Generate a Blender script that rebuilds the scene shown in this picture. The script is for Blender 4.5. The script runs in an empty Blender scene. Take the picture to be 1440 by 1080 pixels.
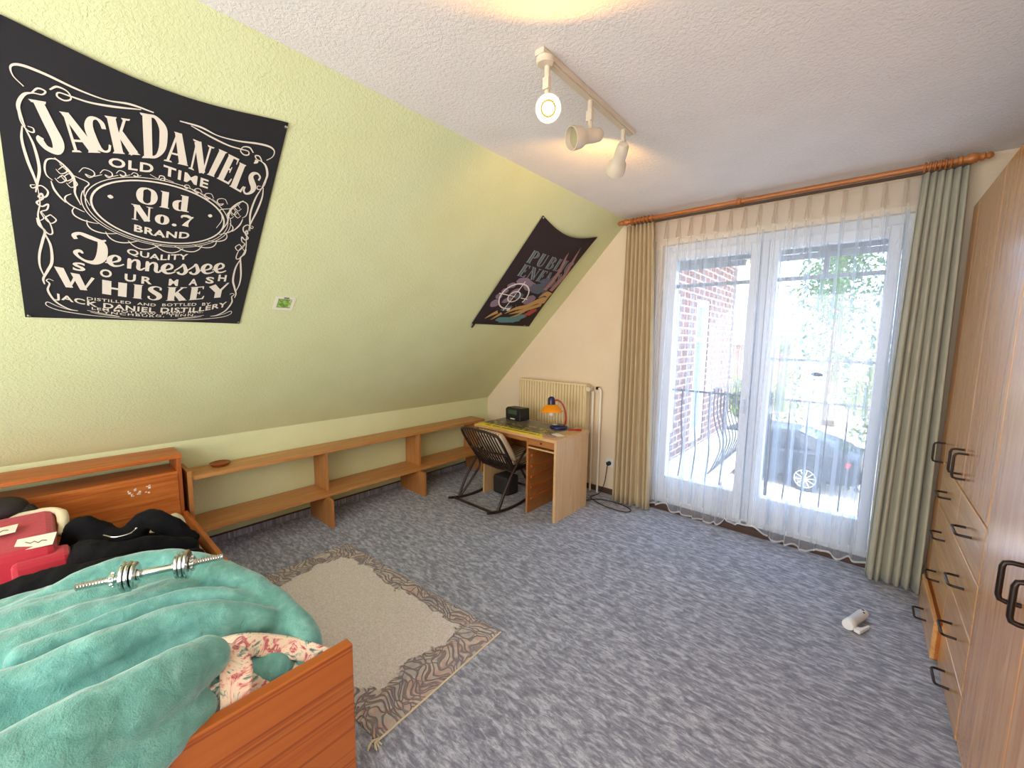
import bpy, bmesh, math, random
import numpy as np
from mathutils import Vector, Matrix, noise
random.seed(7)
SC = bpy.context.scene
COL = SC.collection
PI = math.pi
# ------------------------------------------------------------------ camera
CX, CH = 3.6217, 1.5787
cam_d = bpy.data.cameras.new('camera'); cam = bpy.data.objects.new('camera', cam_d); COL.objects.link(cam)
cam_d.sensor_width = 36; cam_d.lens = 36*572.24/1440; cam_d.clip_start = .05; cam_d.clip_end = 300
def _rot(yaw, pitch, roll):
    y, p, r = [math.radians(a) for a in (yaw, pitch, roll)]
    f = Vector((-math.sin(y)*math.cos(p), math.cos(y)*math.cos(p), math.sin(p)))
    s = f.cross(Vector((0,0,1))).normalized(); u = s.cross(f)
    s2 = s*math.cos(r)+u*math.sin(r); u2 = -s*math.sin(r)+u*math.cos(r)
    return Matrix((s2, u2, -f)).transposed()
cam.matrix_world = Matrix.Translation((CX, 0, CH)) @ _rot(40.8409, -6.4386, .8126).to_4x4()
SC.camera = cam
# ------------------------------------------------------------------ view, world, sun
SC.view_settings.view_transform = 'Standard'; SC.view_settings.look = 'None'
SC.view_settings.gamma = 1; SC.view_settings.use_curve_mapping = False
SC.view_settings.exposure = 1.0
W = bpy.data.worlds.new('world'); SC.world = W; W.use_nodes = True
_n = W.node_tree.nodes; _l = W.node_tree.links
_bg = _n['Background']; _bg.inputs['Strength'].default_value = 3.6
# clear sky: bluer towards the open country (+y), hazier and warmer over the roofs (-y)
_tc = _n.new('ShaderNodeTexCoord'); _sp = _n.new('ShaderNodeSeparateXYZ'); _mr = _n.new('ShaderNodeMapRange'); _cr = _n.new('ShaderNodeValToRGB')
_l.new(_tc.outputs['Generated'], _sp.inputs[0]); _l.new(_sp.outputs[1], _mr.inputs[0]); _mr.inputs[1].default_value = -.6; _mr.inputs[2].default_value = .6
_cr.color_ramp.elements[0].color = (.98, .95, .93, 1); _cr.color_ramp.elements[1].color = (.62, .81, 1.14, 1)
_l.new(_mr.outputs[0], _cr.inputs[0]); _l.new(_cr.outputs[0], _bg.inputs[0])
sun_d = bpy.data.lights.new('sun', 'SUN'); sun_d.energy = 2.4; sun_d.angle = .01; sun_d.color = (1, .95, .86)
sun = bpy.data.objects.new('sun', sun_d); COL.objects.link(sun); sun.location = (-6, -2, 12)
sun.rotation_euler = Vector((.55, .30, -.85)).to_track_quat('-Z', 'Y').to_euler()
# portals: sampling guides in the balcony door opening and the added rear window opening
def portal(name, loc, sx, sy, dirv):
    d = bpy.data.lights.new(name, 'AREA'); d.shape = 'RECTANGLE'; d.size = sx; d.size_y = sy; d.cycles.is_portal = True
    o = bpy.data.objects.new(name, d); COL.objects.link(o); o.location = loc
    o.rotation_euler = Vector(dirv).to_track_quat('-Z', 'Z').to_euler()
portal('door_portal', (2.985, 3.98, 1.2), 1.62, 2.36, (0, -1, 0))
portal('rear_portal', (2.7, -1.78, 1.3), 3.4, 2.4, (0, 1, 0))

# ------------------------------------------------------------------ room numbers
D, ZK, XS, H = 3.7202, .8179, 1.8244, 2.6925
YB, XR = -1.7, 4.64
OX0, OX1, OZ = 2.17, 3.80, 2.42         # balcony door opening

# ------------------------------------------------------------------ materials
def C3(r, g=None, b=None):
    if g is None: r, g, b = [int(r[i:i+2], 16) for i in (0, 2, 4)]
    f = lambda c: ((c/255)/12.92 if c/255 <= .04045 else (((c/255)+.055)/1.055)**2.4)
    return (f(r), f(g), f(b), 1)
def newmat(name):
    m = bpy.data.materials.new(name); m.use_nodes = True
    nt = m.node_tree; return m, nt, nt.nodes['Principled BSDF']
def mat(name, col, rough=.6, metal=0, bump=None, spec=.5, emit=None, sheen=0, alpha=None):
    m, nt, b = newmat(name)
    b.inputs['Base Color'].default_value = C3(col); b.inputs['Roughness'].default_value = rough
    b.inputs['Metallic'].default_value = metal; b.inputs['Specular IOR Level'].default_value = spec
    if sheen: b.inputs['Sheen Weight'].default_value = sheen; b.inputs['Sheen Roughness'].default_value = .5
    if emit: b.inputs['Emission Color'].default_value = C3(emit[0]); b.inputs['Emission Strength'].default_value = emit[1]
    if bump:
        t = nt.nodes.new('ShaderNodeTexCoord'); n = nt.nodes.new('ShaderNodeTexNoise'); bp = nt.nodes.new('ShaderNodeBump')
        n.inputs['Scale'].default_value = bump[0]; n.inputs['Detail'].default_value = 3
        bp.inputs['Distance'].default_value = bump[1]; bp.inputs['Strength'].default_value = 1
        nt.links.new(t.outputs['Object'], n.inputs['Vector']); nt.links.new(n.outputs['Fac'], bp.inputs['Height']); nt.links.new(bp.outputs['Normal'], b.inputs['Normal'])
    return m
def ramp(nt, stops, interp='LINEAR'):
    r = nt.nodes.new('ShaderNodeValToRGB'); e = r.color_ramp.elements; r.color_ramp.interpolation = interp
    while len(e) < len(stops): e.new(.5)
    for i, (p, c) in enumerate(stops): e[i].position = p; e[i].color = C3(c)
    return r
def texco(nt, scale=(1,1,1), src='Object', rot=(0,0,0)):
    t = nt.nodes.new('ShaderNodeTexCoord'); mp = nt.nodes.new('ShaderNodeMapping')
    mp.inputs['Scale'].default_value = scale; mp.inputs['Rotation'].default_value = rot
    nt.links.new(t.outputs[src], mp.inputs['Vector']); return mp.outputs['Vector']
def noise_n(nt, vec, scale, detail=3, rough=.5, dist=0):
    n = nt.nodes.new('ShaderNodeTexNoise'); n.inputs['Scale'].default_value = scale; n.inputs['Detail'].default_value = detail
    n.inputs['Roughness'].default_value = rough; n.inputs['Distortion'].default_value = dist
    nt.links.new(vec, n.inputs['Vector']); return n.outputs['Fac']
def bumpn(nt, h, dist, b, strength=1):
    bp = nt.nodes.new('ShaderNodeBump'); bp.inputs['Distance'].default_value = dist; bp.inputs['Strength'].default_value = strength
    nt.links.new(h, bp.inputs['Height']); nt.links.new(bp.outputs['Normal'], b.inputs['Normal'])
def mixc(nt, fac, a, b_, mode='MIX', f=None):
    m = nt.nodes.new('ShaderNodeMix'); m.data_type = 'RGBA'; m.blend_type = mode
    if fac is None: m.inputs[0].default_value = f
    else: nt.links.new(fac, m.inputs[0])
    for s, v in ((6, a), (7, b_)):
        if isinstance(v, str): m.inputs[s].default_value = C3(v)
        else: nt.links.new(v, m.inputs[s])
    return m.outputs[2]
def mathn(nt, op, a, b=None, c=None):
    m = nt.nodes.new('ShaderNodeMath'); m.operation = op
    for i, v in enumerate((a, b, c)):
        if v is None: continue
        if isinstance(v, (int, float)): m.inputs[i].default_value = v
        else: nt.links.new(v, m.inputs[i])
    return m.outputs[0]
def plaster(name, col, col2, size=70, depth=.004):
    m, nt, b = newmat(name); v = texco(nt)
    big = noise_n(nt, v, 3, 2); r = ramp(nt, [(.3, col), (.7, col2)]); nt.links.new(big, r.inputs[0])
    nt.links.new(r.outputs[0], b.inputs['Base Color']); b.inputs['Roughness'].default_value = .85
    n1 = noise_n(nt, v, size, 4, .65, .6); bumpn(nt, n1, depth, b); return m
def wood(name, c1, c2, c3, axis='x', rough=.4, scale=1.0, knots=True, groove=0):
    m, nt, b = newmat(name); st = {'x': (1,14,14), 'y': (14,1,14), 'z': (14,14,1)}[axis]
    v = texco(nt, tuple(s*scale for s in st))
    n1 = noise_n(nt, v, 1.6, 4, .6, 1.2); n2 = noise_n(nt, v, 7, 3, .7, .3)
    s = mathn(nt, 'ADD', mathn(nt, 'MULTIPLY', n1, .7), mathn(nt, 'MULTIPLY', n2, .3))
    r = ramp(nt, [(.33, c1), (.5, c2), (.66, c3)]); nt.links.new(s, r.inputs[0]); nt.links.new(r.outputs[0], b.inputs['Base Color'])
    b.inputs['Roughness'].default_value = rough; bumpn(nt, n2, .0004, b)
    if rough < .31: b.inputs['Coat Weight'].default_value = .7; b.inputs['Coat Roughness'].default_value = .2
    return m
M = {}
M['slope'] = plaster('green_plaster', 'dde4b4' , 'd8dfac', 75, .004)
M['cream'] = plaster('cream_plaster', 'e9d9bd', 'e5d3b6', 60, .002)
M['ceil'] = plaster('white_plaster', 'f1ece8', 'ebe6e2', 60, .006)
M['shelfwood'] = wood('shelf_pine', 'ad7440', 'bd8449', 'ca955c', 'y', .42)
M['shelfwoodz'] = wood('shelf_pine_upright', 'a56a38', 'b57a42', 'c28a50', 'z', .45)
M['bedwood_y'] = wood('bed_pine_along', '9a4a18', 'b66427', 'c67a38', 'y', .42, 1.0)
M['bedwood_x'] = wood('bed_pine_across', '94481a', 'a95a22', 'c07030', 'x', .45)
M['bedwood_z'] = wood('bed_pine_upright', '8f4418', 'a85a22', 'bb6c2e', 'z', .45)
M['deskwood'] = wood('desk_oak', 'c69a66', 'cfa674', 'd7b080', 'x', .4)
M['deskwoodz'] = wood('desk_oak_upright', 'c79c6a', 'd2ab7b', 'dab688', 'z', .42)
M['deskdark'] = wood('desk_edge', '9a6232', 'a86e3c', 'b47a46', 'x', .42)
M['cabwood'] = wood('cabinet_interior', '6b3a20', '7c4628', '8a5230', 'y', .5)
M['wardwood'] = wood('wardrobe_pine', 'c4834a', 'd99a60', 'e6b078', 'z', .25)
M['wardwood_y'] = wood('drawer_pine', 'b87f44', 'd0985a', 'dfb074', 'y', .3)
M['rodwood'] = wood('rod_wood', 'a65f28', 'b76f35', 'c88245', 'x', .35)
M['darkwood'] = mat('dark_wood', '4a3326', .6, bump=(30, .001))
M['black'] = mat('black_plastic', '17181a', .45)
M['handle'] = mat('bronze_handle', '2b201c', .35, .6)
M['white'] = mat('white_lacquer', 'e2e8f1', .3)
M['radiator'] = mat('radiator_enamel', 'e6d5ab', .35)
M['pipe'] = mat('pipe_enamel', 'f0ead8', .3)
M['lampmetal'] = mat('cream_enamel', 'd9cdb8', .32)
M['chrome'] = mat('chrome', 'd8dbdc', .12, 1)
M['rattan'] = mat('dark_rattan', '2f211d', .38, bump=(60, .001))
M['paper'] = mat('paper_white', 'e9e4d6', .7)
M['red'] = mat('red_fabric', 'b3122c', .7, bump=(40, .002), sheen=.3)
M['creamfab'] = mat('cream_fabric', 'd9cdae', .8, bump=(80, .002))
M['blackfab'] = mat('black_fabric', '0e0e12', .9, bump=(120, .002), spec=.2)
M['blackfab2'] = mat('brown_black_fabric', '241b1b', .7, bump=(30, .003))
M['pvc'] = mat('white_plastic', 'e8e8e6', .3)
M['rubber'] = mat('black_rubber', '1a1a1c', .6)
M['iron'] = mat('wrought_iron', '33373c', .5, .3)
M['print'] = mat('banner_print', 'ded6c8', .8)
M['banner'] = mat('banner_cloth', '131219', .8, bump=(300, .0004), sheen=.1)

def carpet_mat():
    m, nt, b = newmat('grey_carpet'); v = texco(nt, (17, 48, 1), rot=(0, 0, math.radians(8)))
    a = noise_n(nt, v, 1.0, 4, .7, .5); v2 = texco(nt); f = noise_n(nt, v2, 320, 2); lg = noise_n(nt, v2, 4, 2)
    s = mathn(nt, 'ADD', mathn(nt, 'MULTIPLY', a, .86), mathn(nt, 'ADD', mathn(nt, 'MULTIPLY', f, .10), mathn(nt, 'MULTIPLY', lg, .04)))
    r = ramp(nt, [(.34, '6e7282'), (.46, '878c9c'), (.53, 'a1a6b5'), (.62, 'c1c6d3')]); nt.links.new(s, r.inputs[0])
    nt.links.new(r.outputs[0], b.inputs['Base Color']); b.inputs['Roughness'].default_value = .95; b.inputs['Specular IOR Level'].default_value = .15
    b.inputs['Sheen Weight'].default_value = .25
    bumpn(nt, mathn(nt, 'ADD', f, a), .004, b); return m
M['carpet'] = carpet_mat()
def fleece_mat():
    m, nt, b = newmat('teal_fleece'); v = texco(nt); n = noise_n(nt, v, 22, 4, .6, .4); f = noise_n(nt, v, 260, 2)
    r = ramp(nt, [(.3, '5d9790'), (.55, '70aaa2'), (.75, '86bfb7')]); nt.links.new(n, r.inputs[0]); nt.links.new(r.outputs[0], b.inputs['Base Color'])
    b.inputs['Roughness'].default_value = .95; b.inputs['Sheen Weight'].default_value = .6; b.inputs['Sheen Roughness'].default_value = .4
    b.inputs['Specular IOR Level'].default_value = .1
    bumpn(nt, mathn(nt, 'ADD', mathn(nt, 'MULTIPLY', f, .5), mathn(nt, 'MULTIPLY', n, 2)), .0032, b); return m
M['fleece'] = fleece_mat()
def floral_mat():
    m, nt, b = newmat('floral_cotton'); v = texco(nt, (1,1,1)); n = noise_n(nt, v, 17, 4, .65, 1.5)
    r = ramp(nt, [(.30, '45525a'), (.38, '7d8f88'), (.44, 'e9dcc4'), (.52, 'f0d6c0'), (.57, 'd98f8a'), (.62, 'a8415a'), (.70, 'ecd9c6')]); nt.links.new(n, r.inputs[0])
    nt.links.new(r.outputs[0], b.inputs['Base Color']); b.inputs['Roughness'].default_value = .85; return m
M['floral'] = floral_mat()
def rug_mat():
    # local coords: x along length (0..1.52), y along width (0..0.76)
    m, nt, b = newmat('cream_wool_rug'); t = nt.nodes.new('ShaderNodeTexCoord'); sp = nt.nodes.new('ShaderNodeSeparateXYZ'); nt.links.new(t.outputs['Object'], sp.inputs[0])
    x, y = sp.outputs[0], sp.outputs[1]
    wob = noise_n(nt, texco(nt), 7, 3, .5, .6)
    dx = mathn(nt, 'MINIMUM', mathn(nt, 'MULTIPLY', x, .55), mathn(nt, 'MULTIPLY', mathn(nt, 'SUBTRACT', 1.52, x), .50))
    dy = mathn(nt, 'MINIMUM', mathn(nt, 'MULTIPLY', mathn(nt, 'SUBTRACT', .76, y), .9), mathn(nt, 'MULTIPLY', y, 1.15))
    dd = mathn(nt, 'MINIMUM', dx, dy)
    edge = mathn(nt, 'ADD', dd, mathn(nt, 'MULTIPLY', mathn(nt, 'SUBTRACT', wob, .5), .16))
    msk = nt.nodes.new('ShaderNodeMapRange'); msk.inputs[1].default_value = .098; msk.inputs[2].default_value = .104; nt.links.new(edge, msk.inputs[0])
    # carved scroll lines
    dn = nt.nodes.new('ShaderNodeTexNoise'); dn.inputs['Scale'].default_value = 6; dn.inputs['Detail'].default_value = 1; nt.links.new(t.outputs['Object'], dn.inputs['Vector'])
    vv = nt.nodes.new('ShaderNodeVectorMath'); vv.operation = 'MULTIPLY_ADD'; vv.inputs[1].default_value = (.30, .30, 0)
    nt.links.new(dn.outputs['Color'], vv.inputs[0]); nt.links.new(t.outputs['Object'], vv.inputs[2])
    vo = nt.nodes.new('ShaderNodeTexVoronoi'); vo.feature = 'DISTANCE_TO_EDGE'; vo.inputs['Scale'].default_value = 17; nt.links.new(vv.outputs[0], vo.inputs['Vector'])
    wv = nt.nodes.new('ShaderNodeTexWave'); wv.wave_type = 'RINGS'; wv.inputs['Scale'].default_value = 9; wv.inputs['Distortion'].default_value = 6; wv.inputs['Detail'].default_value = 1; wv.inputs['Detail Scale'].default_value = 1.5
    nt.links.new(vv.outputs[0], wv.inputs['Vector'])
    l1 = nt.nodes.new('ShaderNodeMapRange'); l1.inputs[1].default_value = .01; l1.inputs[2].default_value = .07; nt.links.new(vo.outputs['Distance'], l1.inputs[0])
    l2 = nt.nodes.new('ShaderNodeMapRange'); l2.inputs[1].default_value = .05; l2.inputs[2].default_value = .3; nt.links.new(wv.outputs['Fac'], l2.inputs[0])
    lines = mathn(nt, 'MINIMUM', l1.outputs[0], l2.outputs[0])
    cn = noise_n(nt, texco(nt), 5.5, 3, .6, 1)
    bc = ramp(nt, [(.32, 'b0abb4'), (.42, 'c4bdbf'), (.5, 'd6ccc2'), (.58, 'cdb0a9'), (.68, 'bfc2ba')]); nt.links.new(cn, bc.inputs[0])
    bcol = mixc(nt, lines, '9c9194', bc.outputs[0])
    pn = noise_n(nt, texco(nt), 110, 4, .75); fc = ramp(nt, [(.3, 'cfc6bf'), (.65, 'f2ece7')]); nt.links.new(pn, fc.inputs[0])
    colr = mixc(nt, msk.outputs[0], bcol, fc.outputs[0])
    nt.links.new(colr, b.inputs['Base Color']); b.inputs['Roughness'].default_value = .95; b.inputs['Specular IOR Level'].default_value = .1
    inv = mathn(nt, 'SUBTRACT', 1, msk.outputs[0]); hl = mathn(nt, 'ADD', mathn(nt, 'MULTIPLY', mathn(nt, 'MAXIMUM', lines, msk.outputs[0]), 1.0), mathn(nt, 'MULTIPLY', pn, .8))
    bumpn(nt, hl, .008, b); return m
M['rug'] = rug_mat()
def brick_mat():
    m, nt, b = newmat('red_brick'); v = texco(nt, (1,1,1), rot=(PI/2, 0, PI/2))
    t = nt.nodes.new('ShaderNodeTexCoord'); sp = nt.nodes.new('ShaderNodeSeparateXYZ'); cb = nt.nodes.new('ShaderNodeCombineXYZ')
    nt.links.new(t.outputs['Object'], sp.inputs[0]); nt.links.new(mathn(nt, 'ADD', sp.outputs[0], sp.outputs[1]), cb.inputs[0]); nt.links.new(sp.outputs[2], cb.inputs[1])
    br = nt.nodes.new('ShaderNodeTexBrick'); nt.links.new(cb.outputs[0], br.inputs['Vector'])
    br.inputs['Color1'].default_value = C3('7c5149'); br.inputs['Color2'].default_value = C3('6b443e'); br.inputs['Mortar'].default_value = C3('b9aea8')
    br.inputs['Scale'].default_value = 1; br.inputs['Brick Width'].default_value = .25; br.inputs['Row Height'].default_value = .1; br.inputs['Mortar Size'].default_value = .011
    nt.links.new(br.outputs['Color'], b.inputs['Base Color']); b.inputs['Roughness'].default_value = .9; return m
M['brick'] = brick_mat()
def glass_mat(name, tint='f4f8fa', gl=.08):
    m = bpy.data.materials.new(name); m.use_nodes = True; nt = m.node_tree; nt.nodes.clear()
    o = nt.nodes.new('ShaderNodeOutputMaterial'); mx = nt.nodes.new('ShaderNodeMixShader'); tr = nt.nodes.new('ShaderNodeBsdfTransparent'); g = nt.nodes.new('ShaderNodeBsdfGlossy')
    tr.inputs[0].default_value = C3(tint); g.inputs['Roughness'].default_value = .02; mx.inputs[0].default_value = gl
    nt.links.new(tr.outputs[0], mx.inputs[1]); nt.links.new(g.outputs[0], mx.inputs[2]); nt.links.new(mx.outputs[0], o.inputs[0]); return m
M['glass'] = glass_mat('window_glass')
def sheer_mat(name, op, col='e9f0fb'):
    m = bpy.data.materials.new(name); m.use_nodes = True; nt = m.node_tree; nt.nodes.clear()
    o = nt.nodes.new('ShaderNodeOutputMaterial'); mx = nt.nodes.new('ShaderNodeMixShader'); m2 = nt.nodes.new('ShaderNodeMixShader')
    tr = nt.nodes.new('ShaderNodeBsdfTransparent'); df = nt.nodes.new('ShaderNodeBsdfDiffuse'); tl = nt.nodes.new('ShaderNodeBsdfTranslucent')
    df.inputs[0].default_value = C3(col); tl.inputs[0].default_value = C3(col)
    # woven voile covers more when it is seen edge-on
    lw = nt.nodes.new('ShaderNodeLayerWeight'); lw.inputs[0].default_value = .5
    fac = mathn(nt, 'MINIMUM', mathn(nt, 'ADD', mathn(nt, 'MULTIPLY', mathn(nt, 'POWER', lw.outputs['Facing'], 2.6), .5), op), .97)
    m2.inputs[0].default_value = .5; nt.links.new(df.outputs[0], m2.inputs[1]); nt.links.new(tl.outputs[0], m2.inputs[2])
    nt.links.new(fac, mx.inputs[0]); nt.links.new(tr.outputs[0], mx.inputs[1]); nt.links.new(m2.outputs[0], mx.inputs[2]); nt.links.new(mx.outputs[0], o.inputs[0]); return m
M['sheer'] = sheer_mat('white_voile', .27); M['sheertop'] = sheer_mat('pleated_voile_heading', .6, 'efe6dc'); M['tuck'] = sheer_mat('doubled_voile_shaded', .5, 'c3cfdc'); M['hem'] = sheer_mat('voile_hem', .7, 'ffffff')  # tuck cloth is the voile darkened to carry the shade of backlit folds
def curtain_mat(name, c1, c2):
    m, nt, b = newmat(name); v = texco(nt); w = noise_n(nt, texco(nt, (1, 1, .12)), 60, 2); f = noise_n(nt, v, 250, 2)
    r = ramp(nt, [(.3, c1), (.7, c2)]); nt.links.new(w, r.inputs[0]); nt.links.new(r.outputs[0], b.inputs['Base Color'])
    b.inputs['Roughness'].default_value = .85; b.inputs['Sheen Weight'].default_value = .2; bumpn(nt, f, .001, b)
    out = nt.nodes['Material Output']; tl = nt.nodes.new('ShaderNodeBsdfTranslucent'); mx = nt.nodes.new('ShaderNodeMixShader'); mx.inputs[0].default_value = .18
    nt.links.new(r.outputs[0], tl.inputs[0]); nt.links.new(b.outputs[0], mx.inputs[1]); nt.links.new(tl.outputs[0], mx.inputs[2]); nt.links.new(mx.outputs[0], out.inputs[0]); return m
M['curtainL'] = curtain_mat('beige_curtain_cloth', 'c6b28c', 'd4c098'); M['curtainR'] = curtain_mat('sage_curtain_cloth', 'b3b09c', 'c2bea8')

# ------------------------------------------------------------------ mesh builder
class MB:
    def __init__(s): s.v = []; s.f = []; s.m = []; s.k = 0
    def add(s, vs, fs, k=None):
        b = len(s.v); s.v += [tuple(p) for p in vs]; s.f += [tuple(b+i for i in f) for f in fs]; s.m += [s.k if k is None else k]*len(fs); return s
    def box(s, x0, x1, y0, y1, z0, z1, k=None):
        return s.add([(x0,y0,z0),(x1,y0,z0),(x1,y1,z0),(x0,y1,z0),(x0,y0,z1),(x1,y0,z1),(x1,y1,z1),(x0,y1,z1)],
                     [(0,3,2,1),(4,5,6,7),(0,1,5,4),(1,2,6,5),(2,3,7,6),(3,0,4,7)], k)
    def prism(s, pts, ax, a, b, k=None):   # polygon pts in the two other axes, extruded along ax
        n = len(pts)
        def P(p, t):
            return {'x': (t, p[0], p[1]), 'y': (p[0], t, p[1]), 'z': (p[0], p[1], t)}[ax]
        return s.add([P(p, a) for p in pts]+[P(p, b) for p in pts], [tuple(range(n))[::-1], tuple(range(n, 2*n))]+[(i, (i+1) % n, n+(i+1) % n, n+i) for i in range(n)], k)
    def tube(s, pts, r, n=10, cap=True, k=None, closed=False):
        pts = [Vector(p) for p in pts]; N = len(pts); rs = r if isinstance(r, (list, tuple)) else [r]*N
        vs = []; fs = []; up = None
        for i, p in enumerate(pts):
            if closed: t = pts[(i+1) % N]-pts[i-1]
            else: t = (pts[min(i+1, N-1)]-pts[max(i-1, 0)])
            t.normalize()
            if up is None: up = Vector((0,0,1)) if abs(t.z) < .9 else Vector((1,0,0))
            a = t.cross(up)
            if a.length < 1e-5: a = t.orthogonal()
            a.normalize(); bb = a.cross(t).normalized(); up = bb
            for j in range(n):
                w = 2*PI*j/n; vs.append(p+(a*math.cos(w)+bb*math.sin(w))*rs[i])
        for i in range(N if closed else N-1):
            i2 = (i+1) % N
            for j in range(n): fs.append((i*n+j, i*n+(j+1) % n, i2*n+(j+1) % n, i2*n+j))
        if cap and not closed: fs.append(tuple(range(n))[::-1]); fs.append(tuple((N-1)*n+j for j in range(n)))
        return s.add(vs, fs, k)
    def lathe(s, prof, o, ax=(0,0,1), n=24, k=None):   # prof: (radius, t along ax)
        ax = Vector(ax).normalized(); a = ax.orthogonal().normalized(); b = ax.cross(a); o = Vector(o); vs = []; fs = []
        for r, t in prof:
            for j in range(n):
                w = 2*PI*j/n; vs.append(o+ax*t+(a*math.cos(w)+b*math.sin(w))*max(r, 1e-4))
        for i in range(len(prof)-1):
            for j in range(n): fs.append((i*n+j, i*n+(j+1) % n, (i+1)*n+(j+1) % n, (i+1)*n+j))
        fs.append(tuple(range(n))[::-1]); fs.append(tuple((len(prof)-1)*n+j for j in range(n)))
        return s.add(vs, fs, k)
    def ball(s, c, rx, ry=None, rz=None, n=16, m=10, k=None):
        ry = ry or rx; rz = rz or rx; vs = []; fs = []
        for i in range(m+1):
            ph = PI*i/m
            for j in range(n):
                th = 2*PI*j/n; vs.append((c[0]+rx*math.sin(ph)*math.cos(th), c[1]+ry*math.sin(ph)*math.sin(th), c[2]+rz*math.cos(ph)))
        for i in range(m):
            for j in range(n): fs.append((i*n+j, (i+1)*n+j, (i+1)*n+(j+1) % n, i*n+(j+1) % n))
        return s.add(vs, fs, k)
    def build(s, name, mats, parent=None, smooth=None, bevel=0, origin=None, wloc=None):
        me = bpy.data.meshes.new(name); o = bpy.data.objects.new(name, me); COL.objects.link(o)
        V = np.array(s.v, float)
        if parent is not None: org = Vector(parent['_w']); 
        elif origin is not None: org = Vector(origin)
        else: mn, mx = V.min(0), V.max(0); org = Vector(((mn[0]+mx[0])/2, (mn[1]+mx[1])/2, mn[2]))
        me.from_pydata([tuple(p-np.array(org)) for p in V], [], s.f)
        if not isinstance(mats, (list, tuple)): mats = [mats]
        for m in mats: me.materials.append(m)
        if len(mats) > 1: me.polygons.foreach_set('material_index', s.m)
        bm = bmesh.new(); bm.from_mesh(me); bmesh.ops.remove_doubles(bm, verts=bm.verts, dist=1e-6); 
        if bevel != -1: bmesh.ops.recalc_face_normals(bm, faces=bm.faces)
        bm.to_mesh(me); bm.free()
        if parent is not None: o.parent = parent
        else: o.location = org
        o['_w'] = list(org)
        if bevel > 0:
            b = o.modifiers.new('bevel', 'BEVEL'); b.width = bevel; b.segments = 2; b.limit_method = 'ANGLE'; b.angle_limit = math.radians(40)
        if smooth:
            me.polygons.foreach_set('use_smooth', [True]*len(me.polygons))
            if smooth != True:
                try: me.set_sharp_from_angle(angle=math.radians(smooth))
                except Exception: pass
        return o
def tag(o, label=None, cat=None, group=None, kind=None):
    if label: o['label'] = label
    if cat: o['category'] = cat
    if group: o['group'] = group
    if kind: o['kind'] = kind
    return o
def thing(name, label, cat, loc, group=None):
    o = bpy.data.objects.new(name, None); COL.objects.link(o); o.location = loc; o['_w'] = list(loc); o.empty_display_size = .05
    return tag(o, label, cat, group)
def struct(mb, name, m, parent=None, **kw):
    o = mb.build(name, m, parent, **kw)
    if parent is None: o['kind'] = 'structure'
    return o
def kids(o): return [c for c in bpy.data.objects if c.parent == o]
def copy_tree(o, dloc=(0,0,0), label=None, parent=None):
    c = o.copy(); COL.objects.link(c)
    if parent is None: c.location = Vector(o.location)+Vector(dloc)
    else: c.parent = parent
    if label: c['label'] = label
    for ch in kids(o): copy_tree(ch, parent=c)
    return c
def cr(pts, n=8, closed=False):   # Catmull-Rom through points (any dimension)
    P = [np.array(p, float) for p in pts]; out = []; N = len(P)
    rng = range(N) if closed else range(N-1)
    for i in rng:
        p1, p2 = P[i], P[(i+1) % N]
        p0 = P[i-1] if (closed or i > 0) else 2*p1-p2
        p3 = P[(i+2) % N] if (closed or i < N-2) else 2*p2-p1
        for j in range(n):
            t = j/n; out.append(.5*((2*p1)+(-p0+p2)*t+(2*p0-5*p1+4*p2-p3)*t*t+(-p0+3*p1-3*p2+p3)*t**3))
    if not closed: out.append(P[-1])
    return [tuple(float(c) for c in q) for q in out]

# ================================================================== SETTING
struct(MB().box(-.4, XR+.3, YB-.3, D+.3, -.25, 0), 'floor', M['carpet'])
struct(MB().box(XS-.02, XR+.3, YB-.3, D+.3, H, H+.25), 'ceiling', M['ceil'])
struct(MB().box(-.3, 0, YB-.3, D+.3, 0, ZK+.02), 'wall_left', M['slope'])
struct(MB().prism([(0, ZK), (XS, H), (XS, H+.25), (XS-.25, H+.25), (-.3, ZK+.05), (-.3, ZK)], 'y', YB-.3, D+.3), 'wall_slope', M['slope'])
mb = MB(); mb.box(-.3, OX0, D, D+.3, 0, H+.2); mb.box(OX1, XR+.3, D, D+.3, 0, H+.2); mb.box(OX0, OX1, D, D+.3, OZ, H+.2)
struct(mb, 'wall_window', M['cream'])
struct(MB().box(XR, XR+.3, YB-.3, D, 0, H), 'wall_right', M['cream'])
mb = MB(); mb.box(-.3, 1.0, YB-.3, YB, 0, H); mb.box(4.4, XR+.3, YB-.3, YB, 0, H); mb.box(1.0, 4.4, YB-.3, YB, 0, .1); mb.box(1.0, 4.4, YB-.3, YB, 2.5, H)  # wide opening added out of view to let fill daylight into the room
struct(mb, 'wall_rear', M['cream'])
mb = MB()
for x in (1.0, 2.67, 4.34): mb.box(x, x+.06, YB-.12, YB-.05, .1, 2.5)
mb.box(1.06, 4.34, YB-.12, YB-.05, .1, .16); mb.box(1.06, 4.34, YB-.12, YB-.05, 2.44, 2.5)
rw = struct(mb, 'added_rear_window', M['white'])  # frame of the unseen rear window, added to supply fill daylight
struct(MB().box(0, .012, YB, D, 0, .052), 'baseboard_left', M['carpet'])
struct(MB().box(0, .016, YB, D, .052, .060), 'trim_1', M['darkwood'])
struct(MB().box(.012, 2.17, D-.014, D, 0, .055), 'baseboard_window', M['darkwood'])
struct(MB().box(OX0, OX1, D-.03, D+.3, .0, .045), 'trim_2', M['darkwood'], bevel=.004)

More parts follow.
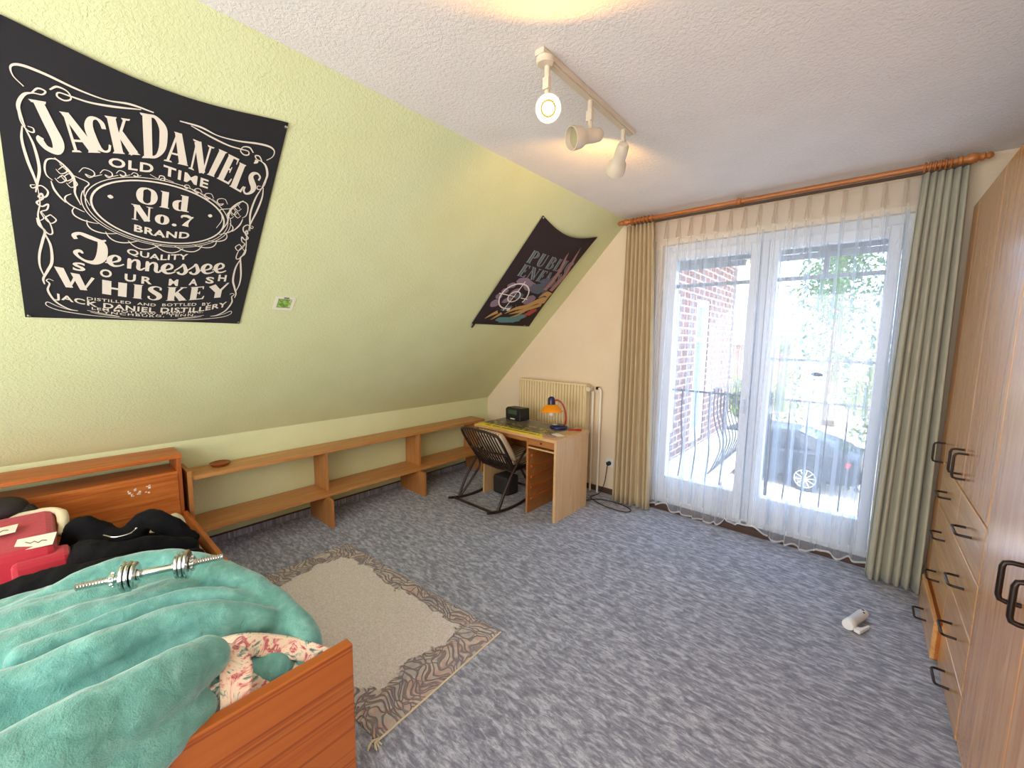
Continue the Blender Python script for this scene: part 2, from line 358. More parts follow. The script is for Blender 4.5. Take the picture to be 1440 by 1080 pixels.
# ---- balcony door: outer frame, two leaves, glass
Y0, Y1 = D+.05, D+.12
mb = MB(); mb.box(OX0, OX0+.05, Y0, Y1+.02, .045, OZ); mb.box(OX1-.05, OX1, Y0, Y1+.02, .045, OZ); mb.box(OX0+.05, OX1-.05, Y0, Y1+.02, OZ-.06, OZ); mb.box(2.94, 2.99, Y0, Y1+.02, .045, OZ-.06)
mb.box(OX0+.05, OX1-.05, Y0, Y1+.02, .045, .075)
frame = struct(mb, 'door_1', M['white'], bevel=.004)
def leaf(x0, x1, gx0, gx1, name, upper=None, mid=False):
    zt, zb = 2.285, .315
    mb = MB(); mb.box(x0, gx0, Y0-.02, Y1-.005, .08, OZ-.065); mb.box(gx1, x1, Y0-.02, Y1-.005, .08, OZ-.065)
    mb.box(gx0, gx1, Y0-.02, Y1-.005, .08, zb); mb.box(gx0, gx1, Y0-.02, Y1-.005, zt, OZ-.065)
    o = struct(mb, name, M['white'], frame, bevel=.006)
    g = MB(); g.box(gx0, gx1, Y0+.02, Y0+.026, zb, zt); struct(g, 'pane', M['glass'], o)
    mb = MB(); mb.box(gx0, gx1, Y0+.03, Y0+.05, 2.045, 2.075)
    if upper: mb.box(upper, upper+.035, Y0+.03, Y0+.05, 2.075, zt)
    if mid: mb.box(gx0, gx1, Y0+.03, Y0+.05, 1.432, 1.452)
    struct(mb, 'muntin', M['iron2'], o)
    return o
M['iron2'] = mat('grey_bar_paint', 'a3abb5', .5)
l1 = leaf(OX0+.055, 2.935, 2.29, 2.87, 'left_leaf'); l2 = leaf(2.995, OX1-.055, 3.06, 3.68, 'right_leaf', 3.335, True)
mb = MB(); mb.box(2.895, 2.915, Y0-.035, Y0-.02, 1.0, 1.14); mb.tube([(2.905, Y0-.035, 1.1), (2.905, Y0-.065, 1.1), (2.905, Y0-.065, .99)], .009, 8)
struct(mb, 'door_handle', M['white'], l1)
mb = MB(); mb.ball((3.36, Y0+.014, 1.34), .038, .004, .016, 20, 8); struct(mb, 'oval_sticker', M['rubber'], l2)
# roller shutter, its lowest slats just below the head of the opening
mb = MB()
for i in range(4): mb.box(OX0+.01, OX1-.01, D+.2, D+.215, 2.215+i*.05, 2.262+i*.05)
struct(mb, 'roller_shutter', M['iron2'], frame, bevel=.003)

# ================================================================== CURTAINS AND ROD
RY, RZ = 3.6, 2.645
rod = thing('curtain_rod', 'long turned wooden curtain rod with knobbed ends above the balcony door', 'curtain rod', (2.95, RY, RZ))
mb = MB(); mb.tube([(1.92, RY, RZ), (3.94, RY, RZ)], .0165, 16); mb.build('rod', M['rodwood'], rod, smooth=40)
mb = MB(); mb.box(1.92, 3.99, RY-.004, RY+.02, RZ-.038, RZ-.022); mb.build('track', M['darkwood'], rod)
def finial(x, sx):
    mb = MB(); mb.lathe([(.0165, 0), (.026, .004), (.026, .016), (.018, .022), (.024, .04), (.030, .06), (.024, .078), (.016, .086), (.022, .096), (.022, .104), (.012, .11), (.020, .124), (.012, .138), (.002, .142)], (x, RY, RZ), (sx, 0, 0), 20)
    mb.build('finial', M['rodwood'], rod, smooth=50)
finial(1.925, -1); finial(3.935, 1)
mb = MB(); mb.ball((2.79, RY, RZ), .026, .026, .026); mb.build('joint_knob', M['rodwood'], rod, smooth=True)
for x in (2.0, 2.79, 3.87):
    mb = MB(); mb.box(x-.012, x+.012, RY+.01, D, RZ-.012, RZ+.012); mb.build('bracket', M['rodwood'], rod, bevel=.003)
def rings(curt, xs):
    for x in xs:
        mb = MB(); mb.tube([(x+.002*math.sin(a), RY+.026*math.cos(a), RZ-.004+.026*math.sin(a)) for a in [2*PI*i/18 for i in range(18)]], .0055, 8, closed=True)
        mb.build('ring', M['rodwood'], curt, smooth=True)
def drape(name, m, parent, x0t, x1t, x0b, x1b, zt, zb, yt, yb, folds, amp, amp_b, th=.004, seed=0, hem=None):
    rnd = random.Random(seed); NU, NV = folds*14, 30
    ph = [rnd.uniform(-1.1, 1.1) for _ in range(folds+2)]; am = [rnd.uniform(.4, 1.25) for _ in range(folds+2)]
    vs = []; fs = []
    for j in range(NV+1):
        v = j/NV; z = zt+(zb-zt)*v
        for i in range(NU+1):
            u = i/NU; k = u*folds; ki = int(min(k, folds-1)); fr = k-ki
            a0 = am[ki]*(1-fr)+am[ki+1]*fr; p0 = ph[ki]*(1-fr)+ph[ki+1]*fr
            vv = v**.8; x = (x0t+(x1t-x0t)*u)*(1-vv)+(x0b+(x1b-x0b)*u)*vv
            A = (amp*(1-v)+amp_b*v)*a0
            w = 2*PI*k+p0*v*2.2
            y = yt+(yb-yt)*v + A*math.sin(w)+.25*A*math.sin(2*w+1.3*v)
            x += .35*A*math.cos(w)*.5
            zz = z + (0 if j < NV else .006*math.sin(w*.5))
            vs.append((x, y, zz))
    for j in range(NV):
        for i in range(NU): a = j*(NU+1)+i; fs.append((a, a+1, a+NU+2, a+NU+1))
    o = MB().add(vs, fs).build(name, m, parent, smooth=True, bevel=-1)
    if th:
        s = o.modifiers.new('thick', 'SOLIDIFY'); s.thickness = th; s.offset = 0
    return o
cl = thing('curtain', 'narrow beige curtain bunched at the left of the balcony door', 'curtain', (2.02, RY, 0))
drape('drape', M['curtainL'], cl, 1.872, 2.125, 1.86, 2.215, 2.605, .012, RY, RY-.01, 7, .018, .034, seed=3)
rings(cl, [1.935+i*.035 for i in range(6)])
c2 = thing('curtain', 'wide sage grey curtain gathered at the right beside the wardrobe', 'curtain', (3.88, RY, 0))
drape('drape', M['curtainR'], c2, 3.79, 3.985, 3.735, 4.0, 2.605, .012, RY, RY-.045, 6, .022, .048, seed=11)
rings(c2, [3.80+i*.022 for i in range(6)])

# sheer: pinch-pleated heading, fine folds below, wavy hem that rides up in places
sh = thing('sheer_curtain', 'white see-through voile curtain hanging across the whole balcony door', 'curtain', (2.98, 3.66, 0))
NP = 17; sx0, sx1 = 2.13, 3.83; pit = (sx1-sx0)/NP
def k_of(x): return (x-sx0)/pit
def shy(x, v):       # offset of the cloth from its plane at parameter x, v = 0 top .. 1 hem
    k = (x-sx0)/pit; ki = math.floor(k+.5); fr = k-ki
    pl = math.exp(-(fr/.13)**2)
    s = 0
    s += -.020*pl*(1 if v < .06 else max(0, 1-(v-.06)*1.0))*(.5+.5*math.cos(fr*2*PI*3.2))
    q = noise.noise(Vector((x*3.1, v*.7, 2.0))); q2 = noise.noise(Vector((x*11, v*.35, 5.0)))
    s += max(0, v-.06)**.7*(.030*q+.022*q2)
    s += min(1, max(0, v-.06)*5)*.020*math.sin(2*PI*k+1.1*math.sin(k*1.7)+.6*v)*(1+.6*math.sin(k*1.3))
    s += min(1, max(0, v-.06)*4)*.004*math.sin(2*PI*k*2+2*math.sin(k))
    return s
NU, NV = NP*26, 46; ZT = 2.605
def hemz(x):
    h = .028+.014*math.sin(x*9)+.010*math.sin(x*31)+.008*math.sin(x*57+1)
    for c, w, a in ((2.33, .05, .035), (2.86, .05, .04), (3.03, .11, .055), (3.5, .05, .02), (3.25, .03, .012)): h += a*math.exp(-((x-c)/w)**2)
    return max(.012, h)
vs = []; fs = []; mi = []
vl = [0, .02, .04, .058, .062]+[.062+(.938)*(j/(NV-5)) for j in range(1, NV-5)]+[.994, 1.0]
for v in vl:
    for i in range(NU+1):
        u = i/NU; x = sx0+(sx1-sx0)*u; hz = hemz(x)
        xx = x + v*.04*noise.noise(Vector((x*2.2, 7, v)))+ .010*math.sin(2*PI*k_of(x)*1.0+1.3)*min(1, max(0, v-.06)*4)
        if u > .96 or u < .04: xx = x
        vs.append((xx, 3.655+shy(x, v), ZT+(hz-ZT)*v))
for j in range(len(vl)-1):
    for i in range(NU):
        a = j*(NU+1)+i; fs.append((a, a+1, a+NU+2, a+NU+1)); mi.append(1 if vl[j] < .0595 else (2 if vl[j] >= .993 else 0))
mb = MB(); mb.v = vs; mb.f = fs; mb.m = mi
mb.build('voile', [M['sheer'], M['sheertop'], M['hem']], sh, smooth=True, bevel=-1)
for i, x in enumerate((2.36, 2.47, 2.55, 2.68, 2.79, 2.96, 3.10, 3.16, 3.25, 3.34, 3.43, 3.52, 3.58, 3.65, 3.75)):   # tucks where the cloth lies double, fold shade painted into their darker colour
    w = .006+.007*abs(math.sin(i*2.1)); lean = .02*math.sin(i*1.7); P = []; Fq = []
    for j in range(25):
        v = .07+.90*j/24; z = ZT+(.06-ZT)*v; xx = x+lean*v+.006*math.sin(v*5+i); y = 3.655+shy(xx, v)+.004
        P += [(xx-w*(.6+.6*v), y, z), (xx+w*(.6+.6*v), y+.002, z)]
        if j: Fq.append((2*j-2, 2*j-1, 2*j+1, 2*j))
    MB().add(P, Fq).build('cloth_tuck', M['tuck'], sh, smooth=True, bevel=-1)
for i in range(1, NP):   # stitched pinch pleats, each three small fins
    x = sx0+pit*i; mb = MB()
    for dx in (-.011, 0, .011):
        mb.add([(x+dx*.4, 3.65, ZT), (x+dx*.4, 3.632, ZT), (x+dx*1.6, 3.618, ZT-.15), (x+dx*1.6, 3.65, ZT-.15)], [(0, 1, 2, 3)])
    o = mb.build('pinch_pleat', M['sheertop'], sh, bevel=-1)

# ================================================================== WARDROBE WALL
WX = 4.02
def handle_v(y, z0, z1, parent, x=WX, so=.045, r=.0055):   # upright D handle
    mb = MB(); c = .016
    pts = [(x, y, z0), (x-so+c, y, z0), (x-so+.004, y, z0+.004), (x-so, y, z0+c), (x-so, y, z1-c), (x-so+.004, y, z1-.004), (x-so+c, y, z1), (x, y, z1)]
    mb.tube(pts, r, 8); mb.build('handle', M['handle'], parent, smooth=50)
def handle_h(y0, y1, z, parent, x=WX, so=.045, r=.0055):
    mb = MB(); c = .014
    pts = [(x, y0, z), (x-so+c, y0, z), (x-so+.004, y0+.004, z), (x-so, y0+c, z), (x-so, y1-c, z), (x-so+.004, y1-.004, z), (x-so+c, y1, z), (x, y1, z)]
    mb.tube(pts, r, 8); mb.build('handle', M['handle'], parent, smooth=50)
WT = 2.375
wa = thing('wardrobe', 'pine wardrobe with eight drawers under its doors beside the sage curtain', 'wardrobe', (4.3, 2.9, 0))
ye, yc, yb_, yn = 2.272, 2.815, 3.385, 3.56
mb = MB(); mb.box(WX+.02, XR-.01, ye, yn, 0.0, WT); mb.build('carcass', M['wardwood'], wa, bevel=.002)
zs = [.205, .437, .663, .893]
for (y0, y1) in ((ye+.002, yc-.002), (yc+.002, yb_-.002)):
    for k, (z0, z1) in enumerate(zip([.0]+zs[:-1], zs)):
        out = .028 if (k == 0 and y0 > yc) else 0
        mb = MB(); mb.box(WX-out, WX+.019-out, y0, y1, z0+.004, z1-.004); dr = mb.build('drawer', M['wardwood_y'], wa, bevel=.0035)
        ym = (y0+y1)/2-.0; zm = (z0+z1)/2+.0 if k else .085
        handle_h(ym-.064, ym+.064, zm, dr, x=WX-out)
        if out: mb = MB(); mb.box(WX-out+.019, WX+.4, y0+.004, y1-.004, z0+.006, z1-.02); mb.build('drawer_box', M['bedwood_y'], dr)
for (y0, y1, hy) in ((ye+.002, yc-.002, yc-.055), (yc+.002, yb_-.002, yc+.055)):
    mb = MB(); mb.box(WX, WX+.019, y0, y1, .899, WT-.01); dd = mb.build('door', M['wardwood'], wa, bevel=.0035)
    handle_v(hy, .955, 1.075, dd)
mb = MB(); mb.box(WX, WX+.019, yb_+.002, yn-.002, .004, WT-.01); dd = mb.build('door', M['wardwood'], wa, bevel=.0035)
handle_v(yb_+.05, .885, 1.0, dd)
wb = thing('wardrobe', 'tall glossy pine wardrobe with full height doors nearest the camera', 'wardrobe', (4.3, 1.4, 0))
mb = MB(); mb.box(WX+.02, XR-.01, .615, ye-.004, 0, WT); mb.build('carcass', M['wardwood'], wb, bevel=.002)
edges = [.617, 1.17, 1.722, ye-.006]
for i in range(3):
    mb = MB(); mb.box(WX, WX+.019, edges[i]+.002, edges[i+1]-.002, .035, WT-.01); dd = mb.build('door', M['wardwood'], wb, bevel=.0035)
    hy = {2: 1.722+.065, 1: 1.722-.065, 0: 1.17-.065}[i]
    handle_v(hy, .835, .955, dd, r=.0075)
mb = MB(); mb.box(WX+.006, WX+.019, .617, ye-.006, 0, .034); mb.build('plinth', M['wardwood_y'], wb)

# ================================================================== LOW SHELF ALONG THE KNEE WALL
sf = thing('shelf_unit', 'long low pine shelf along the green knee wall', 'shelf', (.15, 2.0, 0))
mb = MB(); mb.box(.018, .262, .60, 3.40, .592, .618); mb.build('top_board', M['shelfwood'], sf, bevel=.002)
mb = MB(); mb.box(.018, .335, .60, 3.38, .238, .262); mb.build('lower_board', M['shelfwood'], sf, bevel=.002)
for y in (1.515, 2.468, 3.30):
    mb = MB(); mb.box(.018, .25, y-.011, y+.011, .262, .592); mb.build('upper_divider', M['shelfwoodz'], sf, bevel=.001)
for y in (1.47, 2.40, 3.33):
    mb = MB(); mb.box(.018, .43 if y < 3 else .30, y-.011, y+.011, .0, .238); mb.build('lower_divider', M['shelfwoodz'], sf, bevel=.001)
mb = MB(); mb.box(.018, .275, .575, .60, .0, .66); mb.build('end_panel', M['shelfwoodz'], sf, bevel=.001)
M['amber'] = mat('amber_glass', '8a4310', .12)
ash = MB(); ash.lathe([(.002, .0), (.05, .0), (.062, .012), (.066, .022), (.060, .024), (.052, .014), (.02, .009), (.002, .009)], (.1, .80, .618), n=20)
ash = ash.build('ashtray', M['amber'], smooth=50); tag(ash, 'small amber glass dish on the low shelf top near the headboard', 'dish')

# ================================================================== DESK
dk = thing('desk', 'light oak desk with an open drawer bay in the corner', 'desk', (1.24, 3.03, 0))
dx0, dx1, dy0, dy1 = .744, 1.734, 2.76, 3.305
mb = MB(); mb.box(dx0, dx1, dy0, dy1, .704, .73); mb.build('tabletop', M['deskwood'], dk, bevel=.003)
mb = MB(); mb.box(dx1-.03, dx1-.006, dy0+.012, dy1-.01, 0, .704); mb.build('side_panel', M['deskwoodz'], dk, bevel=.002)
mb = MB(); mb.box(dx0+.03, dx0+.052, dy0+.1, dy1-.01, 0, .704); mb.build('side_panel', M['deskwoodz'], dk, bevel=.002)
mb = MB(); mb.box(1.40, 1.422, dy0+.02, dy1-.01, 0, .704); mb.build('divider', M['cabwood2'] if 'cabwood2' in M else M['deskdark'], dk, bevel=.002)
mb = MB(); mb.box(dx0+.052, 1.40, dy1-.04, dy1-.02, .36, .704); mb.build('back_panel', M['deskdark'], dk)
mb = MB(); mb.box(1.422, dx1-.03, dy1-.03, dy1-.015, .0, .704); mb.build('back_panel', M['cabwood'], dk)
mb = MB(); mb.box(1.422, dx1-.03, dy0+.02, dy0+.035, .640, .704); dr = mb.build('drawer', M['deskdark'], dk, bevel=.002)
mb = MB(); mb.ball((1.565, dy0+.013, .672), .008, .010, .008, 10, 8); mb.build('knob', M['darkwood'], dr, smooth=True)
mb = MB(); mb.box(1.422, dx1-.03, dy0+.015, dy0+.03, .610, .622); mb.build('rail', M['deskwood'], dk)
for z in (.135, .235, .33, .43, .53):
    mb = MB(); mb.box(1.422, 1.436, dy0+.06, dy1-.05, z-.011, z+.011); mb.build('drawer_runner', M['bedwood_y'], dk, bevel=.002)
mb = MB(); mb.box(dx0+.052, 1.40, dy0+.03, dy0+.045, .660, .704); mb.build('front_rail', M['deskdark'], dk)

def mat_pad():
    m, nt, b = newmat('patterned_mat'); t = nt.nodes.new('ShaderNodeTexCoord'); sp = nt.nodes.new('ShaderNodeSeparateXYZ'); nt.links.new(t.outputs['Object'], sp.inputs[0])
    vo = nt.nodes.new('ShaderNodeTexVoronoi'); vo.inputs['Scale'].default_value = 34; mpp = nt.nodes.new('ShaderNodeMapping'); mpp.inputs['Scale'].default_value = (1, 1.6, 0); nt.links.new(t.outputs['Object'], mpp.inputs['Vector']); nt.links.new(mpp.outputs[0], vo.inputs['Vector'])
    r = ramp(nt, [(.0, '2b2a22'), (.25, '57503a'), (.5, 'b3a358'), (.6, '2e2d26'), (.75, 'a99a5c'), (1, '6d685a')], 'CONSTANT')
    bw = nt.nodes.new('ShaderNodeRGBToBW'); nt.links.new(vo.outputs['Color'], bw.inputs[0]); nt.links.new(bw.outputs[0], r.inputs[0])
    g = noise_n(nt, texco(nt), 12, 3); gr = ramp(nt, [(.3, '57564f'), (.7, '76746a')]); nt.links.new(g, gr.inputs[0])
    back = mathn(nt, 'GREATER_THAN', sp.outputs[1], .30)
    c1 = mixc(nt, back, r.outputs[0], gr.outputs[0])
    nt.links.new(c1, b.inputs['Base Color']); b.inputs['Roughness'].default_value = .35; return m
M['pad'] = mat_pad(); M['yellow'] = mat('yellow_vinyl', 'f0d816', .4); M['inkk'] = mat('dark_print', '2a2715', .5)
pd = thing('desk_mat', 'black and yellow patterned desk mat covering the desk top', 'desk mat', (.76, 2.765, .73))
mb = MB(); mb.box(.765, 1.58, 2.862, 3.27, .7301, .7325); mb.build('picture', M['pad'], pd)
mb = MB(); mb.box(.765, 1.58, 2.764, 2.862, .7301, .7325); rnd = random.Random(5); x = .86
while x < 1.50:    # lettering too small to be read in the photo: plain dark strokes
    w = rnd.uniform(.010, .020)
    if rnd.random() < .86: mb.box(x, x+w, 2.800+rnd.uniform(0, .004), 2.832, .7324, .7328, 1)
    x += w+.007
mb.build('yellow_border', [M['yellow'], M['inkk']], pd)
M['photo'] = mat('faded_card', 'b98f8a', .5)
for (x, y, a, c, lab) in ((1.60, 2.845, .5, 'photo', 'pinkish card on the right front corner of the desk'), (1.63, 2.93, -.4, 'paper', 'pale card lying behind the pinkish one on the desk')):
    mb = MB(); ca, sa = math.cos(a), math.sin(a)
    P = [(x+ca*p-sa*q, y+sa*p+ca*q) for p, q in ((-.06, -.035), (.06, -.035), (.06, .035), (-.06, .035))]
    if lab.startswith('pale'): mb.prism(P, 'z', .7342, .7352)
    else: mb.prism(P, 'z', .7328, .7338)
    tag(mb.build('card', M[c]), lab, 'card')
M['redplastic'] = mat('red_plastic', '9c2a20', .35)
mb = MB(); mb.tube([(1.60, 3.14, .742), (1.66, 3.20, .742)], .008, 8); mb.tube([(1.655, 3.195, .742), (1.69, 3.225, .742)], .011, 8)
tag(mb.build('pocket_knife', M['redplastic'], smooth=40), 'small red tool lying right of the desk lamp', 'tool')

# radio
rd = thing('clock_radio', 'small black clock radio on the back of the desk', 'radio', (.925, 3.20, .7325))
mb = MB(); mb.prism([(3.135, .7325), (3.29, .7325), (3.28, .86), (3.16, .865), (3.13, .85)], 'x', .83, 1.03); mb.build('body', M['black'], rd, bevel=.008)
M['screen'] = mat('grey_green_display', '3d4a3c', .25)
mb = MB(); mb.box(.87, .99, 3.126, 3.134, .80, .845); mb.build('display', M['screen'], rd)
mb = MB(); mb.box(.90, .96, 3.127, 3.136, .748, .758); mb.build('badge', M['lampmetal'], rd)

# desk lamp
lm = thing('desk_lamp', 'desk lamp with orange shade, red gooseneck and dark blue base', 'lamp', (1.49, 3.20, .7325))
M['navy'] = mat('navy_plastic', '17204a', .25); M['redneck'] = mat('red_enamel', '9e2420', .3); M['orange'] = mat('orange_enamel', 'f59a12', .35)
mb = MB(); mb.lathe([(.082, 0), (.086, .006), (.084, .018), (.070, .030), (.03, .036), (.002, .037)], (1.47, 3.18, .7325), n=28); mb.build('base', M['navy'], lm, smooth=45)
mb = MB(); mb.lathe([(.028, 0), (.028, .003), (.002, .0035)], (1.445, 3.155, .7675), n=18); mb.build('switch_plate', M['lampmetal'], lm, smooth=45)
mb = MB(); mb.tube(cr([(1.525, 3.20, .765), (1.535, 3.20, .83), (1.52, 3.195, .92), (1.49, 3.185, .975), (1.45, 3.175, .998), (1.41, 3.17, .992)], 6), .0085, 10); mb.build('gooseneck', M['redneck'], lm, smooth=50)
ax = Vector((.06, -.03, -1)).normalized(); o0 = Vector((1.387, 3.165, 1.03))
mb = MB(); mb.lathe([(.002, 0), (.02, .004), (.033, .02), (.036, .045), (.036, .082)], o0, ax, 24); mb.build('lamp_cap', M['navy'], lm, smooth=50)
mb = MB(); mb.lathe([(.036, .078), (.060, .082), (.108, .142), (.112, .146), (.109, .147), (.058, .088), (.030, .086)], o0, ax, 32); mb.build('lamp_shade', M['orange'], lm, smooth=50)
M['bulb'] = mat('clear_bulb', 'f3efe4', .08)
mb = MB(); mb.lathe([(.012, .085), (.014, .12), (.028, .15), (.030, .168), (.02, .188), (.002, .195)], o0, ax, 20); mb.build('bulb', M['bulb'], lm, smooth=50)

# ================================================================== RADIATOR, PIPES, SOCKET
ra = thing('radiator', 'cream ribbed panel radiator on the wall behind the desk', 'radiator', (1.07, 3.66, .25))
x0r, x1r = .615, 1.50; n = 24; pr = []
for i in range(n):
    a = x0r+(x1r-x0r)*i/n; w = (x1r-x0r)/n
    pr += [(a, 3.628), (a+w*.30, 3.628), (a+w*.42, 3.606), (a+w*.78, 3.606), (a+w*.90, 3.628)]
pr += [(x1r, 3.628), (x1r, 3.645), (x0r, 3.645)]
mb = MB(); mb.prism(pr, 'z', .25, 1.10); mb.build('front_panel', M['radiator'], ra, bevel=.0015)
mb = MB(); mb.box(x0r, x1r, 3.665, 3.68, .25, 1.10); mb.build('back_panel', M['radiator'], ra)
mb = MB(); mb.box(x0r-.004, x1r+.004, 3.61, 3.69, 1.10, 1.118); mb.build('top_grille', M['radiator'], ra, bevel=.003)
for x in (x0r-.004, x1r-.004):
    mb = MB(); mb.box(x, x+.008, 3.61, 3.69, .24, 1.10); mb.build('side_cover', M['radiator'], ra)
mb = MB(); mb.tube([(1.5, 3.65, 1.075), (1.535, 3.65, 1.075)], .012, 10); mb.tube([(1.53, 3.66, 1.075), (1.53, 3.60, 1.075)], .024, 14)
mb.build('valve', M['lampmetal'], ra, smooth=40)
pp = thing('heating_pipes', 'pair of white heating pipes running down beside the radiator', 'pipes', (1.58, 3.67, 0))
for x, z in ((1.55, 1.06), (1.635, 1.085)):
    pts = [(x, 3.67, 0.0), (x, 3.67, z-.03)] + ([(x-.012, 3.67, z-.006), (x-.04, 3.67, z)] if x > 1.6 else [(x, 3.665, z-.01)])
    mb = MB(); mb.tube(pts, .011, 12); mb.build('pipe', M['pipe'], pp, smooth=50)
mb = MB(); mb.tube([(1.585, 3.67, 1.085), (1.61, 3.67, 1.085)], .016, 10); mb.build('union_nut', M['handle'], pp, smooth=40)
so = thing('wall_socket', 'white wall socket with a black plug left of the beige curtain', 'socket', (1.745, 3.71, .31))
mb = MB(); mb.box(1.70, 1.785, 3.711, D+.001, .285, .37); mb.build('cover', M['pvc'], so, bevel=.003)
mb = MB(); mb.lathe([(.022, 0), (.022, .03), (.012, .038)], (1.742, 3.711, .325), (0, -1, 0), 16); mb.build('plug', M['rubber'], so, smooth=40)
mb = MB(); mb.tube(cr([(1.742, 3.672, .32), (1.735, 3.665, .24), (1.72, 3.66, .12), (1.69, 3.62, .02), (1.66, 3.50, .008), (1.78, 3.42, .008), (1.95, 3.38, .008), (2.08, 3.40, .008), (2.10, 3.47, .008), (1.98, 3.53, .008), (1.8, 3.52, .008), (1.70, 3.45, .008), (1.66, 3.36, .008), (1.60, 3.34, .008)], 8), .0042, 6)
tag(mb.build('power_cable', M['rubber'], smooth=50), 'thin black power cable looping on the carpet beside the desk', 'cable')

# ================================================================== ROCKING CHAIR
rc = thing('rocking_chair', 'dark rattan rocking chair with slatted back at the desk', 'rocking chair', (1.02, 2.75, 0))
R_ = M['rattan']
def arc_rocker(x):
    pts = []
    for i in range(13):
        t = i/12; y = 2.44+.80*t; pts.append((x, y, .014+.085*((t-.42)/.58)**2 if t > .42 else .014+.045*((.42-t)/.42)**2))
    mb = MB(); mb.tube(pts, .0135, 10); mb.build('rocker', R_, rc, smooth=50)
xL, xR_ = .74, 1.255
for x in (xL, xR_): arc_rocker(x)
mb = MB(); mb.tube([(xL, 2.50, .045), (xR_, 2.50, .045)], .012, 10); mb.build('cross_bar', R_, rc, smooth=50)
mb = MB(); mb.tube([(xL, 3.15, .08), (xR_, 3.15, .08)], .012, 10); mb.build('cross_bar', R_, rc, smooth=50)
# back: plane through the top (y 2.52 z .745) and seat rear (y 2.84 z .33)
def bk(t, x, o=0): return (x, 2.52+.32*t-o*.4, .745-.415*t-o*.3)
mb = MB(); mb.tube(cr([bk(1.02, .80), bk(.6, .775), bk(.12, .80), bk(.01, .86), bk(-.02, 1.04), bk(.01, 1.20), bk(.10, 1.275), bk(.6, 1.25), bk(1.02, 1.21)], 8), .013, 10); mb.build('back_frame', R_, rc, smooth=50)
mb = MB(); mb.tube([bk(.52, .775, .01), bk(.55, 1.0, .035), bk(.52, 1.25, .01)], .010, 8); mb.build('back_rail', R_, rc, smooth=50)
mb = MB(); mb.tube([bk(1.0, .80), bk(1.03, 1.0, .02), bk(1.0, 1.21)], .011, 8); mb.build('back_rail', R_, rc, smooth=50)
for i in range(11):
    a = .825+.385*i/10; b = .855+.30*i/10; top = bk(-.01 if 0 < i < 10 else .02, .86+.36*i/10)
    mb = MB(); mb.tube([top, bk(.5, a, .022), bk(1.03, b, .01)], .0068, 6); mb.build('back_slat', R_, rc, smooth=50)
# seat
mb = MB(); mb.tube(cr([(.80, 2.84, .33), (.79, 3.05, .345), (.80, 3.22, .37), (.88, 3.27, .375), (1.12, 3.27, .375), (1.20, 3.22, .37), (1.21, 3.05, .345), (1.20, 2.84, .33)], 6), .013, 10); mb.build('seat_frame', R_, rc, smooth=50)
for i in range(12):
    x = .83+.34*i/11; mb = MB(); mb.tube([(x, 2.84, .328), (x, 3.05, .34), (x, 3.26, .374)], .006, 6); mb.build('seat_slat', R_, rc, smooth=50)
# arms and legs (bent canes that cross at the seat side)
for x, sx in ((xL, -1), (xR_, 1)):
    xi = .79 if sx < 0 else 1.22
    mb = MB(); mb.tube(cr([(x, 2.56, .03), (x+.005*sx, 2.66, .20), (x, 2.80, .38), (x, 2.93, .50), (x, 3.06, .555), (x, 3.2, .55), (x, 3.30, .50), (x, 3.30, .40), (xi, 3.24, .37)], 7), .0125, 10); mb.build('arm', R_, rc, smooth=50)
    mb = MB(); mb.tube(cr([(x, 2.575, .03), (xi+.01*sx, 2.70, .19), (xi, 2.80, .33), (xi, 2.70, .50)], 6), .0115, 10); mb.build('leg', R_, rc, smooth=50)
    mb = MB(); mb.tube(cr([(x, 3.06, .04), (xi+.015*sx, 3.02, .18), (xi, 2.93, .33)], 6), .012, 10); mb.build('leg', R_, rc, smooth=50)
    mb = MB(); mb.tube(cr([(x, 3.08, .045), (xi+.015*sx, 3.14, .2), (xi, 3.20, .36)], 6), .012, 10); mb.build('leg', R_, rc, smooth=50)
M['cushionstripe'] = None
def cushion_mat():
    m, nt, b = newmat('striped_cushion_cloth'); w = nt.nodes.new('ShaderNodeTexWave'); w.bands_direction = 'X'; w.inputs['Scale'].default_value = 9; w.inputs['Distortion'].default_value = 2; w.inputs['Detail'].default_value = 2
    nt.links.new(texco(nt), w.inputs['Vector']); r = ramp(nt, [(.2, 'b98d66'), (.5, 'dfc8a6'), (.8, 'eadfc6')]); nt.links.new(w.outputs['Fac'], r.inputs[0])
    nt.links.new(r.outputs[0], b.inputs['Base Color']); b.inputs['Roughness'].default_value = .9; return m
M['cushionstripe'] = cushion_mat()
def cushion(name, c, ux, uy, uz, sx, sy, sz, label):
    vs = []; fs = []; n = 14
    ux, uy, uz = [Vector(a).normalized() for a in (ux, uy, uz)]
    for side in (1, -1):
        for j in range(n+1):
            for i in range(n+1):
                a, b = -1+2*i/n, -1+2*j/n
                t = ((1-a**4)*(1-b**4))**.5
                pinch = 1-.06*(1-abs(a))*abs(b)**3-.0
                vs.append(Vector(c)+ux*(a*sx*(1-.07*(1-b*b)*0-.07*(1-(b*b))*(abs(a) > .99)))+uy*(b*sy*pinch)+uz*(side*sz*t))
    N = (n+1)**2
    for s in range(2):
        for j in range(n):
            for i in range(n):
                a = s*N+j*(n+1)+i; f = (a, a+1, a+n+2, a+n+1); fs.append(f if s == 0 else f[::-1])
    return tag(MB().add(vs, fs).build(name, M['cushionstripe'], smooth=True), label, 'cushion')
bn = Vector((0, .415, .32)).normalized(); bt = Vector((0, -.32, .415)).normalized()
cushion('cushion', Vector(bk(.55, 1.04))+bn*.085, (1, .0, .0), bt, bn, .175, .19, .055, 'beige striped cushion leaning on the rocking chair back')
cushion('seat_cushion', (1.0, 3.06, .405), (1, 0, 0), (0, 1, .1), (0, -.1, 1), .185, .20, .045, 'beige cushion lying on the rocking chair seat')
